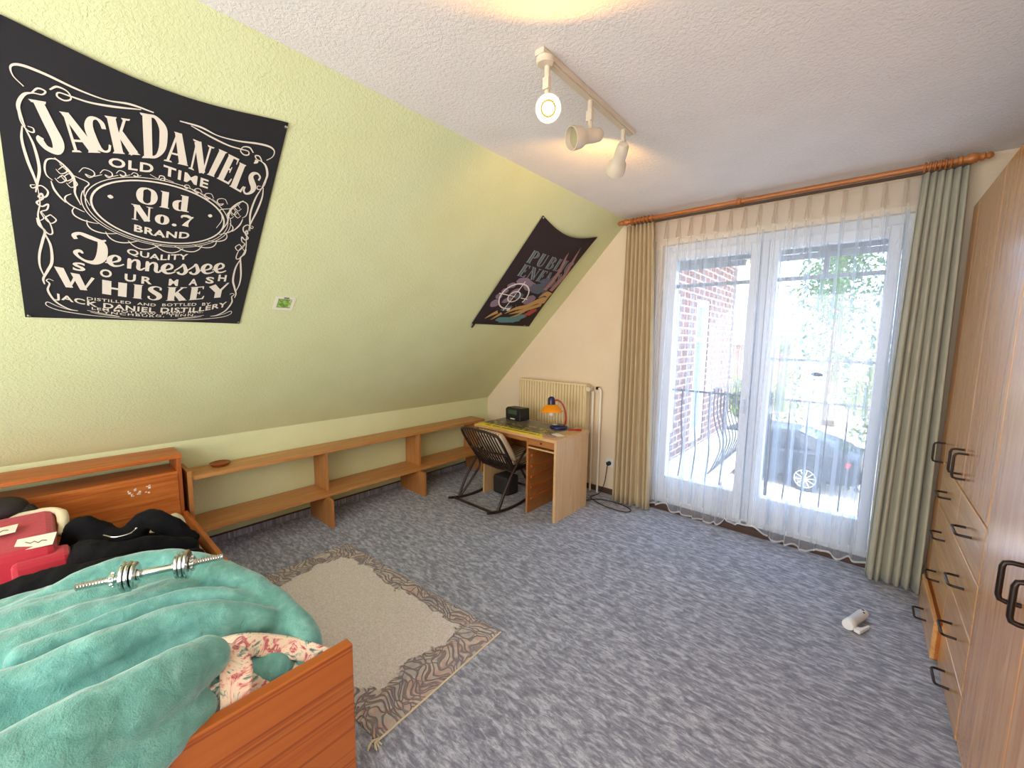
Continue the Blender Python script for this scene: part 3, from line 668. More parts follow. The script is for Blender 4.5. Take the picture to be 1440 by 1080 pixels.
M['bag'] = mat('dark_bag_cloth', '26211f', .8, bump=(60, .002))
mb = MB(); mb.prism([(.84, 2.93), (1.04, 2.93), (1.06, 3.1), (.86, 3.12)], 'z', 0, .20); tag(mb.build('cloth_bag', M['bag'], bevel=.03), 'dark cloth bag on the carpet under the rocking chair', 'bag')

# ================================================================== RUG AND FLOOR OBJECT
A, B, Cc = Vector((.72, .655)), Vector((2.304, .746)), Vector((.782, 1.415))
rot = math.atan2(B.y-A.y, B.x-A.x)
def rug_bm():
    nx, ny = 76, 38; vs = []; fs = []
    L, Wd = 1.52, .765
    rn = random.Random(3)
    for j in range(ny+1):
        for i in range(nx+1):
            x, y = L*i/nx, Wd*j/ny
            e = min(x, L-x, y, Wd-y); vs.append((x, y, .004+.011*min(1, (e/.02))**.5))
    for j in range(ny):
        for i in range(nx): a = j*(nx+1)+i; fs.append((a, a+1, a+nx+2, a+nx+1))
    b = len(vs); vs += [(0, 0, .001), (L, 0, .001), (L, Wd, .001), (0, Wd, .001)]; fs.append((b, b+3, b+2, b+1))
    return vs, fs
rg = thing('rug', 'cream wool rug with a carved grey border on the carpet beside the bed', 'rug', (2.304-1.52*math.cos(rot), .746-1.52*math.sin(rot), .0))
rg.rotation_euler = (0, 0, rot); rg['_w'] = [0, 0, 0]
vs, fs = rug_bm(); MB().add(vs, fs).build('pile', M['rug'], rg, smooth=60, bevel=-1)
mb = MB(); rn = random.Random(9)
for i in range(7):
    a = rn.uniform(-1.9, -.2); l = rn.uniform(.03, .055); mb.tube([(1.515, .006, .006), (1.515+.5*l*math.cos(a), .006+.5*l*math.sin(a), .008), (1.515+l*math.cos(a+.3), .006+l*math.sin(a+.3), .004)], .003, 5)
mb.build('tassel', M['creamfab'], rg)
mb = MB(); mb.box(1.519, 1.527, .0, .765, .001, .008); mb.build('fringe_edge', M['creamfab'], rg, bevel=.002)

bt_ = thing('plastic_tube', 'white plastic tube with a clip lying on the carpet near the drawers', 'tube', (3.70, 2.95, 0))
a0, a1 = Vector((3.672, 2.80, .030)), Vector((3.752, 3.03, .030)); axv = (a1-a0).normalized()
mb = MB(); mb.lathe([(.002, 0), (.026, .002), (.029, .010), (.029, .05), (.026, .055), (.026, .19), (.022, .212), (.010, .216)], a0, axv, 24); mb.build('body', M['pvc'], bt_, smooth=40)
mb = MB(); q = a0+Vector((.045, .0, -.01)); mb.prism([(3.700, 2.803), (3.726, 2.790), (3.768, 2.885), (3.760, 2.888), (3.728, 2.835), (3.708, 2.832)], 'z', .006, .026); mb.build('clip', M['pvc'], bt_, bevel=.003)
mb = MB(); p = a0+axv*.19+Vector((0, 0, .022)); mb.ball(p, .009, .009, .006); p = a0+axv*.165+Vector((.012, 0, .022)); mb.ball(p, .006, .006, .004); mb.build('button', M['rubber'], bt_, smooth=True)

# ================================================================== BED
bd = thing('bed', 'orange brown pine bed with shelf headboard under the slope', 'bed', (1.3, .05, 0))
by0, by1 = -.47, .565
mb = MB(); mb.box(.018, .285, by0, .555, .765, .79); mb.build('headboard_shelf', M['bedwood_y'], bd, bevel=.004)
mb = MB(); mb.box(.02, .28, .525, .548, .0, .765); mb.build('headboard_side', M['bedwood_z'], bd, bevel=.002)
mb = MB(); mb.box(.02, .28, by0, by0+.023, .0, .765); mb.build('headboard_side', M['bedwood_z'], bd, bevel=.002)
mb = MB(); mb.box(.03, .275, by0+.023, .525, .66, .68); mb.build('headboard_board', M['bedwood_y'], bd, bevel=.002)
mb = MB(); mb.box(.262, .285, by0+.023, .525, .12, .66); mb.build('headboard_panel', M['bedwood_y'], bd, bevel=.002)
mb = MB(); mb.box(.286, 2.378, .535, .560, .18, .405); mb.build('side_rail', M['bedwood_x'], bd, bevel=.003)
mb = MB(); mb.box(.286, 2.378, by0, by0+.025, .18, .405); mb.build('side_rail', M['bedwood_x'], bd, bevel=.003)
def footboard_mat():
    m, nt, b = newmat('footboard_pine'); v = texco(nt, (30, .35, 30)); n = noise_n(nt, v, .6, 3, .5, 0.15); n2 = noise_n(nt, texco(nt, (14, 2, 40)), 3, 3)
    r = ramp(nt, [(.34, '7a350f'), (.39, 'a6571d'), (.52, 'ad6024'), (.555, '833a12'), (.585, 'a85a1e'), (.66, 'b0682c'), (.70, '863c14')])
    nt.links.new(n, r.inputs[0]); c = mixc(nt, n2, r.outputs[0], 'b4601f', f=None); m2 = mixc(nt, None, r.outputs[0], c, f=.2)
    nt.links.new(m2, b.inputs['Base Color']); b.inputs['Roughness'].default_value = .38; return m
M['foot'] = footboard_mat()
mb = MB(); mb.box(2.38, 2.42, by0-.02, .603, .06, .566); mb.build('footboard', M['foot'], bd, bevel=.004)
mb = MB(); mb.box(2.372, 2.41, .50, .56, .0, .06); mb.build('foot', M['bedwood_z'], bd)
mb = MB(); mb.box(2.372, 2.41, by0+.02, by0+.08, .0, .06); mb.build('foot', M['bedwood_z'], bd)
mb = MB(); mb.box(.288, 2.374, by0+.03, .53, .20, .362)
tag(mb.build('mattress', M['creamfab'], bevel=.03), 'cream mattress under the blanket inside the pine bed', 'mattress')
# worn scratch marks on the headboard panel
mb = MB(); rn = random.Random(4)
for i in range(16):
    y = .33+rn.uniform(-.055, .055); z = .60+rn.uniform(-.03, .03); mb.box(.2852, .2858, y, y+rn.uniform(.004, .014), z, z+rn.uniform(.003, .014))
mb.build('sticker_remains', M['paper'], bd)

def soft(name, chains, m, voxel, smooth=8, parent=None, sub=0, disp=None):
    mb = MB(); rn = random.Random(1)
    for pts, rs in chains:
        P = cr([tuple(p)+((r,) if not hasattr(r, '__len__') else tuple(r)) for p, r in zip(pts, rs)], 5)
        P2 = [q[:3] for q in P]; R2 = [q[3] for q in P]
        mb.tube(P2, R2, 14)
        mb.ball(P2[0], R2[0]); mb.ball(P2[-1], R2[-1])
    o = mb.build(name, m, parent, smooth=True)
    r = o.modifiers.new('merge', 'REMESH'); r.mode = 'VOXEL'; r.voxel_size = voxel; r.use_smooth_shade = True
    s = o.modifiers.new('soften', 'SMOOTH'); s.factor = .5; s.iterations = smooth
    if disp:
        t = bpy.data.textures.new(name+'_folds', 'CLOUDS'); t.noise_scale = disp[0]; t.noise_depth = 2
        d = o.modifiers.new('wrinkles', 'DISPLACE'); d.texture = t; d.strength = disp[1]; d.mid_level = .5; d.texture_coords = 'LOCAL'
    return o
# teal blanket: a heap of rounded folds that lies across the foot half of the bed
ch = []
def F(pts, rs): ch.append((pts, rs if hasattr(rs, '__len__') else [rs]*len(pts)))
# body of the heap, filled down to the mattress
YE = {2.30: (.02, .08), 2.18: (.20, .26)}
for x, z, r in ((1.45, .53, .11), (1.60, .55, .12), (1.75, .55, .12), (1.90, .50, .11), (2.04, .54, .11), (2.18, .46, .09), (2.30, .52, .10)):
    F([(x, -.5, z), (x, -.2, z+.01), (x, .0, z+.01), (x+.01, YE.get(x, (.30, .41))[0], z), (x+.02, YE.get(x, (.30, .41))[1], z-.05)], [r, r, r, r*.95, r*.75])
for x, z, r in ((1.55, .44, .06), (1.75, .44, .06), (1.95, .45, .07), (2.12, .45, .06)):
    F([(x, -.5, z), (x, .0, z), (x, .42, z)], r)
# back ridge = far silhouette
F([(1.50, -.50, .57), (1.52, -.16, .60), (1.50, .02, .64), (1.50, .16, .655), (1.57, .28, .655), (1.75, .375, .645), (1.94, .455, .615), (2.12, .505, .575), (2.24, .515, .535), (2.30, .50, .49)], [.07, .06, .055, .055, .055, .055, .055, .055, .055, .05])
# long middle fold
F([(2.03, -.5, .64), (2.03, -.18, .645), (2.04, .02, .665), (2.035, .18, .665), (2.07, .30, .65), (2.14, .44, .60)], [.07, .065, .06, .055, .055, .04])
# small crease rolls under the dumbbell
F([(1.86, -.1, .64), (1.86, .12, .645), (1.90, .28, .65), (2.0, .40, .62), (2.10, .46, .585)], [.04, .04, .036, .036, .036])
# big front roll with blunt end
F([(2.40, -.5, .66), (2.39, -.2, .665), (2.375, -.05, .675), (2.345, .08, .675), (2.31, .18, .67), (2.28, .235, .66)], [.10, .10, .092, .085, .075, .062])
F([(2.39, .02, .585), (2.375, .12, .575), (2.345, .20, .57)], [.07, .065, .05])
F([(2.44, -.45, .56), (2.44, -.15, .55), (2.43, -.02, .545), (2.41, .08, .53)], [.07, .07, .055, .04])
# loop of cloth at the far corner, wrapped over floral duvet
F([(2.13, .36, .52), (2.20, .44, .50), (2.27, .47, .46)], [.06, .05, .05])
bl = soft('blanket', ch, M['fleece'], .010, 4, disp=(.11, .020)); tag(bl, 'teal fleece blanket heaped over the foot half of the bed', 'blanket')
# floral duvet showing between the blanket folds at the foot of the bed
def strip(rows, name, th=.012):
    n = len(rows[0]); vs = []; fs = []
    R = [cr(r, 5) for r in rows]; w = len(R[0]); R2 = []
    cols = [cr([R[k][i] for k in range(len(R))], 4) for i in range(w)]
    for c in cols: vs += c
    h = len(cols[0])
    for i in range(w-1):
        for j in range(h-1): a = i*h+j; fs.append((a, a+1, a+h+1, a+h))
    return vs, fs
dv = thing('duvet', 'rose patterned floral duvet poking out under the teal blanket', 'duvet', (2.3, .35, .4))
def sheetpart(rows, name, th=.012):
    vs, fs = strip(rows, name); o = MB().add(vs, fs).build(name, M['floral'], dv, smooth=True, bevel=-1)
    s = o.modifiers.new('t', 'SOLIDIFY'); s.thickness = th; s.offset = 0; return o
sheetpart([[(2.20, .27, .63), (2.25, .272, .640), (2.30, .265, .625), (2.34, .255, .595), (2.368, .245, .550)],
           [(2.21, .30, .63), (2.26, .305, .638), (2.31, .302, .62), (2.35, .292, .585), (2.372, .280, .545)],
           [(2.23, .33, .615), (2.28, .340, .622), (2.33, .338, .60), (2.36, .325, .57), (2.373, .315, .54)]], 'floral_flap')
sheetpart([[(2.12, .30, .60), (2.17, .36, .61), (2.22, .44, .585), (2.29, .51, .56), (2.35, .56, .535)],
           [(2.16, .29, .585), (2.21, .35, .60), (2.26, .43, .575), (2.31, .50, .545), (2.37, .55, .52)],
           [(2.19, .29, .56), (2.24, .35, .575), (2.28, .42, .55), (2.33, .49, .52), (2.375, .54, .50)]], 'floral_edge')
chd = []
mb = MB(); mb.ball((2.28, .30, .46), .09, .20, .09, 24, 14); mb.ball((2.29, .44, .45), .075, .085, .075, 20, 12)
o = mb.build('floral_body', M['floral'], dv, smooth=True)
mb = MB(); mb.ball((2.265, .405, .50), .075, .075, .07, 20, 12); mb.build('teal_lining', M['fleece'], dv, smooth=True)

# dumbbell
db = thing('dumbbell', 'chrome dumbbell lying on top of the teal blanket', 'dumbbell', (1.8, .2, .72))
da, dbv = Vector((1.721, .015, .742)), Vector((1.883, .389, .757)); dl = (dbv-da).length; dax = (dbv-da).normalized()
mb = MB(); prof = []; t = 0
while t < .102: prof += [(.0092, t), (.0128, t+.0035), (.0092, t+.007)]; t += .0075
prof += [(.0125, .108), (.0125, dl-.088)]; t = dl-.085
while t < dl-.004: prof += [(.0092, t), (.0128, t+.0035), (.0092, t+.007)]; t += .0075
mb.lathe(prof, da, dax, 14); mb.build('bar', M['chrome'], db, smooth=50)
def plate(t, r, w):
    mb = MB(); mb.lathe([(.013, 0), (r*.8, 0), (r*.93, .001), (r, .004), (r, w-.004), (r*.93, w-.001), (r*.8, w), (.013, w)], da+dax*t, dax, 36); mb.build('weight_plate', M['chrome'], db, smooth=40)
for t, r in ((.118, .050), (.132, .050), (.146, .045)): plate(t, r, .0125)
for t, r in ((dl-.145, .042), (dl-.131, .046), (dl-.117, .050)): plate(t, r, .0125)
for t in (.088, dl-.102):
    mb = MB(); mb.lathe([(.013, 0), (.022, 0), (.022, .013), (.013, .013)], da+dax*t, dax, 20)
    for k in range(6):
        w = PI/3*k; u = dax.orthogonal().normalized(); v = dax.cross(u); p = da+dax*(t+.0065)+(u*math.cos(w)+v*math.sin(w))*.022; mb.ball(p, .006)
    mb.build('star_collar', M['chrome'], db, smooth=40)
for t in (.160, dl-.152):
    mb = MB(); mb.lathe([(.012, 0), (.019, 0), (.019, .007), (.012, .007)], da+dax*t, dax, 20); mb.build('stop_ring', M['chrome'], db, smooth=40)

# black jacket and red items near the headboard
ch = []
F([(.65, .055, .52), (.68, .07, .60), (.72, .12, .55), (.80, .22, .50), (.80, .29, .595), (.86, .36, .57), (.90, .45, .46)], [.07, .055, .06, .06, .05, .05, .05])
F([(.80, .07, .48), (.92, .08, .52), (1.0, .15, .52), (1.0, .30, .50), (1.0, .42, .45)], [.08, .075, .07, .065, .06])
F([(1.03, -.20, .46), (1.1, -.05, .50), (1.2, .10, .52), (1.2, .28, .50), (1.15, .42, .44)], [.08, .08, .08, .07, .06])
F([(1.15, -.3, .46), (1.35, -.1, .50), (1.4, .1, .50), (1.38, .3, .48)], [.09, .08, .08, .08])
F([(.6, .12, .44), (.75, .2, .44), (.8, .4, .43)], [.07, .07, .06])
jk = soft('jacket', ch, M['blackfab'], .013, 5, disp=(.07, .03)); tag(jk, 'black jacket crumpled on the bed behind the teal blanket', 'jacket')
mb = MB(); mb.tube(cr([(.90, .13, .60), (.945, .165, .592), (.955, .215, .594), (.93, .245, .60)], 6), .0028, 6)
mb.ball((.93, .245, .602), .006); tag(mb.build('necklace', M['chrome'], smooth=50), 'thin silver curve lying on the black jacket', 'chain')
mb = MB(); mb.ball((.70, .43, .46), .07, .05, .09, 18, 12); tag(mb.build('cloth', M['creamfab'], smooth=True), 'greyish beige cloth peeking out beside the jacket at the bed rail', 'cloth')
# red bag with white labels and cream lining
rb = thing('red_bag', 'red bag with two white labels and cream lining at the head of the bed', 'bag', (.62, -.1, .39))
mb = MB(); mb.prism([(.42, .40), (.90, .40), (.86, .60), (.50, .66), (.42, .64)], 'y', -.42, -.02); mb.build('body', M['red'], rb, bevel=.03)
mb = MB(); mb.prism([(.78, .40), (.93, .42), (.90, .555), (.80, .575)], 'y', -.16, .02); mb.build('pocket', M['red'], rb, bevel=.02)
mb = MB(); mb.tube(cr([(.44, -.2, .645), (.46, -.06, .65), (.52, .0, .645), (.60, .008, .615), (.66, .0, .57)], 6), [.014]*6+[.018]*7+[.022]*6+[.018]*6, 12); mb.build('lining', M['creamfab'], rb, smooth=True)
def label(c, u, v, su, sv):
    c, u, v = Vector(c), Vector(u).normalized(), Vector(v).normalized(); n_ = u.cross(v).normalized(); mb = MB()
    if n_.z < 0: n_ = -n_
    q = [c-u*su-v*sv, c+u*su-v*sv, c+u*su+v*sv, c-u*su+v*sv]; mb.add(q+[p+n_*.002 for p in q], [(0,1,2,3), (4,5,6,7), (0,1,5,4), (1,2,6,5), (2,3,7,6), (3,0,4,7)])
    o = mb.build('paper_label', M['paper'], rb); 
    P = [c+n_*.0035+u*su*a+v*sv*b for a, b in ((-.5, -.2), (-.2, .15), (-.05, -.1), (.2, .3), (.35, 0), (.6, .2))]
    mb = MB(); mb.tube(P, .0016, 5); mb.build('scribble', M['rubber'], o)
label((.80, -.085, .612), (.2, 1, .02), (1, -.2, -.30), .062, .045)
label((.66, -.20, .652), (.1, 1, .05), (1, -.1, -.13), .062, .04)
mb = MB(); mb.ball((.385, -.20, .68), .09, .10, .06, 20, 12); mb.ball((.40, -.12, .64), .05, .05, .05, 16, 10)
tag(mb.build('hat', M['blackfab2'], smooth=True), 'dark rounded hat at the far left against the headboard', 'hat')

# ================================================================== CEILING SPOTLIGHTS
TX = 2.573
tr = thing('track_light', 'cream ceiling spotlight bar with three swivelling spots', 'ceiling light', (TX, 1.75, H))
mb = MB(); mb.box(TX-.022, TX+.022, 1.345, 2.17, H-.022, H-.001); mb.box(TX-.014, TX+.014, 1.36, 2.155, H-.030, H-.022)
mb.build('track', M['lampmetal'], tr, bevel=.003)
mb = MB(); mb.lathe([(.036, 0), (.036, .014), (.03, .02), (.002, .021)], (TX, 1.385, H-.022), (0, 0, -1), 20); mb.build('ceiling_cap', M['lampmetal'], tr, smooth=40)
M['bulbon'] = mat('lit_bulb', 'fff2c8', .4, emit=('fff0c0', 9)); M['reflector'] = mat('lit_reflector', 'fff4d8', .3)
M['brassy'] = mat('dark_brass', '8a7420', .5); M['bulboff'] = mat('unlit_bulb_face', 'a79c7c', .2)
def spot(y, zj, hc, aim, on):
    hc = Vector(hc); aim = Vector(aim).normalized()
    sp = bpy.data.objects.new('spot', None)
    mb = MB(); mb.tube([(TX, y, H-.028), (TX, y, zj)], .0115, 12); mb.box(TX-.014, TX+.014, y-.010, y+.010, zj-.035, zj+.01); mb.tube([(TX, y, zj-.02), hc-aim*.03+Vector((0, 0, .02))], .011, 10)
    st = mb.build('spot_arm', M['lampmetal'], tr, smooth=40)
    mb = MB(); mb.lathe([(.002, -.095), (.020, -.092), (.030, -.078), (.032, -.05), (.032, .0), (.036, .012), (.046, .030), (.050, .060), (.050, .078), (.047, .078), (.044, .04), (.030, .01), (.002, .008)], hc, aim, 28)
    hd = mb.build('spot_head', M['lampmetal'], tr, smooth=40)
    if on:
        mb = MB(); mb.lathe([(.031, .076), (.034, .078), (.0455, .079), (.0455, .072), (.033, .060), (.031, .060)], hc, aim, 28); mb.build('bulb_rim', M['bulbon'], hd, smooth=50)
        mb = MB(); mb.lathe([(.002, .076), (.022, .076), (.0225, .080), (.018, .084), (.002, .087)], hc, aim, 24); mb.build('bulb', M['bulbon'], hd, smooth=50)
        mb = MB(); mb.lathe([(.002, .070), (.0305, .070), (.0305, .0775), (.002, .0775)], hc, aim, 24); mb.build('bulb_collar', M['brassy'], hd, smooth=50)
    else:
        mb = MB(); mb.lathe([(.002, .022), (.024, .022), (.036, .04), (.041, .055), (.02, .059), (.002, .060)], hc, aim, 24); b = mb.build('bulb', M['bulboff'], hd, smooth=50)
    return hd
spot(1.40, 2.60, (TX, 1.41, 2.495), (1.05, -1.36, -.80), True)
spot(1.733, 2.61, (TX-.01, 1.715, 2.505), (-.37, -.79, -.27), False)
spot(2.07, 2.60, (TX-.01, 2.055, 2.515), (-.62, .70, -.42), True)
def lamp(name, loc, e, col, size=.03, kind='POINT', aim=None, ang=1.2, blend=.6):
    d = bpy.data.lights.new(name, kind); d.energy = e; d.color = col; d.shadow_soft_size = size
    if kind == 'SPOT': d.spot_size = ang; d.spot_blend = blend
    o = bpy.data.objects.new(name, d); COL.objects.link(o); o.location = loc
    if aim: o.rotation_euler = Vector(aim).to_track_quat('-Z', 'Y').to_euler()
a1 = Vector((1.05, -1.36, -.80)).normalized(); lamp('spot_bulb_light', Vector((TX, 1.41, 2.495))+a1*.095, 6, (1, .40, .05), .03, 'SPOT', (1.05, -1.36, -.1), 2.7, .35)
a3 = Vector((-.62, .70, -.42)).normalized(); lamp('spot_bulb_light', Vector((TX-.01, 2.055, 2.515))+a3*.085, 8, (1, .50, .11), .03, 'SPOT', (-.75, .55, .02), 2.5, .4)

# ================================================================== BANNERS
k_ = math.hypot(XS, H-ZK)
U_ = Vector((0, 1, 0)); W_ = Vector((XS/k_, 0, (H-ZK)/k_)); N_ = Vector(((H-ZK)/k_, 0, -XS/k_))   # N_ points into the room
def onslope(x0, y0):
    O = Vector((x0, y0, ZK+(H-ZK)*x0/XS))
    return lambda u, w, o=.0: O+U_*u+W_*w+N_*o
def ribbon(pts, ws, n=5, cap=True):
    """calligraphic stroke: 2-D points with a width at each, returned as verts and quads"""
    if not hasattr(ws, '__len__'): ws = [ws]*len(pts)
    P = cr([(p[0], p[1], w) for p, w in zip(pts, ws)], n) if len(pts) > 2 else [(p[0], p[1], w) for p, w in zip(pts, ws)]
    vs = []; fs = []
    for i, p in enumerate(P):
        a = P[max(i-1, 0)]; b = P[min(i+1, len(P)-1)]; dx, dy = b[0]-a[0], b[1]-a[1]; l = math.hypot(dx, dy) or 1
        nx, ny = -dy/l, dx/l; w = max(p[2], .0005)/2; vs += [(p[0]+nx*w, p[1]+ny*w), (p[0]-nx*w, p[1]-ny*w)]
    for i in range(len(P)-1): fs.append((2*i, 2*i+1, 2*i+3, 2*i+2))
    return vs, fs
# display alphabet drawn with strokes in a box one unit high; entries: width, [(points, widths)], [polygons]
def Sf(x0, x1, y, h=.045): return [(x0, y), (x1, y), (x1-.03, y+h), (x0+.03, y+h)]
T_ = .23
GL = {
'J': (.62, [([(.42, 1), (.42, .6), (.42, .25), (.30, .03), (.14, .06), (.08, .2), (.12, .28)], [T_, T_, T_, .15, .12, .14, .10])], [[(.22, 1), (.60, 1), (.56, .95), (.26, .95)]]),
'A': (.74, [([(.36, .98), (.60, .03)], [.22, .26]), ([(.34, .98), (.12, .03)], [.07, .08]), ([(.18, .30), (.5, .30)], [.06, .06])], [[(.0, 0), (.26, 0), (.22, .05), (.04, .05)], [(.42, 0), (.76, 0), (.72, .05), (.46, .05)], [(.22, 1), (.46, 1), (.42, .9), (.30, .9)]]),
'C': (.62, [([(.54, .70), (.53, .86), (.42, .97), (.26, .93), (.15, .72), (.14, .45), (.20, .15), (.34, .03), (.48, .08), (.56, .26)], [.12, .13, .07, .14, .22, .24, .20, .07, .06, .06])], []),
'K': (.74, [([(.22, 1), (.22, 0)], [T_, T_]), ([(.58, .97), (.32, .48)], [.07, .07]), ([(.36, .60), (.64, .02)], [.2, .24])], [[(.05, 1), (.38, 1), (.34, .95), (.09, .95)], [(.05, 0), (.38, 0), (.34, .05), (.09, .05)], [(.48, 1), (.74, 1), (.70, .95), (.52, .95)], [(.46, 0), (.80, 0), (.74, .05), (.52, .05)]]),
'D': (.72, [([(.20, 1), (.20, 0)], [T_, T_]), ([(.2, .97), (.42, .95), (.60, .74), (.62, .5), (.58, .24), (.42, .05), (.2, .03)], [.06, .08, .20, .22, .19, .08, .06])], [[(.02, 1), (.34, 1), (.34, .95), (.06, .95)], [(.02, 0), (.34, 0), (.34, .05), (.06, .05)]]),
'N': (.78, [([(.16, .98), (.16, .02)], [.07, .07]), ([(.18, .97), (.60, .03)], [.24, .24]), ([(.64, .98), (.64, .02)], [.07, .07])], [[(.0, 1), (.28, 1), (.22, .95), (.04, .95)], [(.04, 0), (.28, 0), (.24, .05), (.08, .05)], [(.52, 1), (.78, 1), (.74, .95), (.56, .95)]]),
'I': (.40, [([(.2, 1), (.2, 0)], [T_, T_])], [[(.04, 1), (.36, 1), (.32, .95), (.08, .95)], [(.04, 0), (.36, 0), (.32, .05), (.08, .05)]]),
'E': (.60, [([(.2, 1), (.2, 0)], [T_, T_]), ([(.2, .965), (.50, .965)], [.07, .07]), ([(.2, .51), (.40, .51)], [.07, .07]), ([(.2, .035), (.54, .035)], [.07, .07])], [[(.04, 1), (.3, 1), (.3, .95), (.08, .95)], [(.04, 0), (.3, 0), (.3, .05), (.08, .05)], [(.46, 1), (.53, 1), (.53, .78), (.50, .78)], [(.38, .62), (.42, .62), (.42, .40), (.38, .40)], [(.48, 0), (.57, 0), (.60, .24), (.56, .24)]]),
'L': (.56, [([(.2, 1), (.2, 0)], [T_, T_]), ([(.2, .035), (.50, .035)], [.07, .07])], [[(.04, 1), (.36, 1), (.32, .95), (.08, .95)], [(.04, 0), (.3, 0), (.3, .05), (.08, .05)], [(.44, 0), (.53, 0), (.56, .26), (.52, .26)]]),
'S': (.54, [([(.45, .74), (.44, .90), (.30, .98), (.16, .90), (.13, .74), (.24, .58), (.38, .42), (.43, .24), (.36, .08), (.22, .02), (.10, .12), (.08, .28)], [.07, .07, .07, .13, .18, .22, .22, .18, .12, .07, .07, .07])], []),
"'": (.2, [([(.10, .98), (.10, .90), (.04, .80)], [.13, .12, .03])], []),
'W': (1.15, [([(.16, .98), (.40, .03)], [.24, .20]), ([(.40, .03), (.60, .85)], [.07, .08]), ([(.56, .90), (.78, .03)], [.24, .20]), ([(.78, .03), (1.04, .98)], [.06, .09])], []),
'H': (.86, [([(.20, 1), (.20, 0)], [.26, .26]), ([(.66, 1), (.66, 0)], [.26, .26]), ([(.2, .5), (.66, .5)], [.13, .13])], []),
'Y': (.86, [([(.16, .98), (.42, .48)], [.26, .24]), ([(.76, 1), (.48, .48)], [.08, .12]), ([(.44, .52), (.44, 0)], [.25, .25])], []),
'O': (.74, [([(.37, .97), (.18, .84), (.13, .5), (.18, .16), (.37, .03), (.56, .16), (.61, .5), (.56, .84), (.37, .97)], [.07, .16, .23, .16, .07, .16, .23, .16, .07])], []),
'l': (.36, [([(.18, 1), (.18, 0)], [T_, T_])], [[(.0, 1), (.2, 1), (.2, .94), (.04, .94)], [(.0, 0), (.36, 0), (.32, .06), (.04, .06)]]),
'd': (.66, [([(.46, 1), (.46, 0)], [T_, T_]), ([(.46, .58), (.30, .63), (.16, .50), (.14, .30), (.18, .10), (.30, .02), (.46, .08)], [.06, .08, .18, .22, .17, .08, .06])], [[(.28, 1), (.48, 1), (.48, .94), (.32, .94)], [(.44, 0), (.66, 0), (.62, .06), (.44, .06)]]),
'o': (.60, [([(.30, .63), (.17, .52), (.13, .32), (.17, .12), (.30, .02), (.43, .12), (.47, .32), (.43, .52), (.30, .63)], [.07, .16, .20, .16, .07, .16, .20, .16, .07])], []),
'.': (.24, [([(.12, .0), (.12, .09), (.12, .18)], [.10, .19, .10])], []),
'7': (.60, [([(.08, .66), (.12, .80), (.30, .84), (.44, .76), (.54, .84)], [.05, .12, .17, .15, .05]), ([(.54, .84), (.40, .58), (.30, .34), (.26, .12)], [.04, .08, .16, .28])], []),
'U': (.7, [([(.2, 1), (.2, .35), (.24, .08), (.38, .03), (.50, .12), (.53, .4), (.53, 1)], [.24, .24, .16, .08, .08, .08, .08])], [[(.04, 1), (.36, 1), (.32, .95), (.08, .95)]]),
'B': (.66, [([(.2, 1), (.2, 0)], [.2, .2]), ([(.2, .97), (.40, .95), (.50, .76), (.40, .56), (.2, .53)], [.06, .09, .17, .09, .06]), ([(.2, .53), (.44, .50), (.55, .28), (.44, .05), (.2, .03)], [.06, .09, .19, .09, .06])], []),
'P': (.64, [([(.2, 1), (.2, 0)], [.22, .22]), ([(.2, .97), (.42, .94), (.53, .72), (.42, .50), (.2, .47)], [.06, .09, .19, .09, .06])], [[(.04, 0), (.36, 0), (.32, .05), (.08, .05)]]),
'M': (.96, [([(.14, .98), (.14, .02)], [.08, .08]), ([(.16, .97), (.46, .05)], [.2, .16]), ([(.46, .05), (.76, .97)], [.06, .07]), ([(.80, .98), (.80, .02)], [.22, .22])], []),
}
def glyphs(text, x0, x1, gap=.05, wk=1):
    """lay a word out between x0 and x1, unit height; returns verts (x, y) and faces"""
    tot = sum(GL[c][0] if c != ' ' else .35 for c in text)+gap*(len(text)-1); s = (x1-x0)/tot; x = x0; V = []; Fc = []
    for c in text:
        if c == ' ': x += (.35+gap)*s; continue
        w, st, po = GL[c]
        for pts, ws in st:
            vs, fs = ribbon(pts, [q*wk for q in ws], 6); b = len(V); V += [(x+p[0]*s, p[1]) for p in vs]; Fc += [tuple(b+i for i in f) for f in fs]
        for P in (po if wk == 1 else []):
            b = len(V); V += [(x+p[0]*s, p[1]) for p in P]; Fc.append(tuple(range(b, b+len(P))))
        x += (w+gap)*s
    return V, Fc
def plain_text(text, bold=.0, spacing=1.0):
    """words in the built-in typeface, normalised to x 0..1, y 0..1"""
    cu = bpy.data.curves.new('t', 'FONT'); cu.body = text; cu.offset = bold; cu.space_character = spacing; cu.resolution_u = 3
    o = bpy.data.objects.new('t', cu); COL.objects.link(o); bpy.context.view_layer.update()
    me = bpy.data.meshes.new_from_object(o.evaluated_get(bpy.context.evaluated_depsgraph_get()))
    V = [(v.co.x, v.co.y) for v in me.vertices]; Fc = [tuple(p.vertices) for p in me.polygons]
    bpy.data.objects.remove(o); bpy.data.curves.remove(cu); bpy.data.meshes.remove(me)
    xs = [v[0] for v in V]; x0, x1 = min(xs), max(xs); ch = .73
    return [((v[0]-x0)/(x1-x0), v[1]/ch) for v in V], Fc
def interp(tab, x):
    if x <= tab[0][0]: return tab[0][1]
    for (a, p), (b, q) in zip(tab, tab[1:]):
        if x <= b: t = (x-a)/(b-a); return p+(q-p)*t
    return tab[-1][1]
def band(V, base, top, u0=None, u1=None, slant=0):
    """place unit-height letters between a baseline curve and a top curve"""
    out = []
    for x, y in V:
        u = x if u0 is None else u0+(u1-u0)*x
        b, t = interp(base, u), interp(top, u); out.append((u+slant*y*(t-b), b+(t-b)*y))
    return out
def smoothtab(tab, n=8): return [(p[0], p[1]) for p in cr(tab, n)]

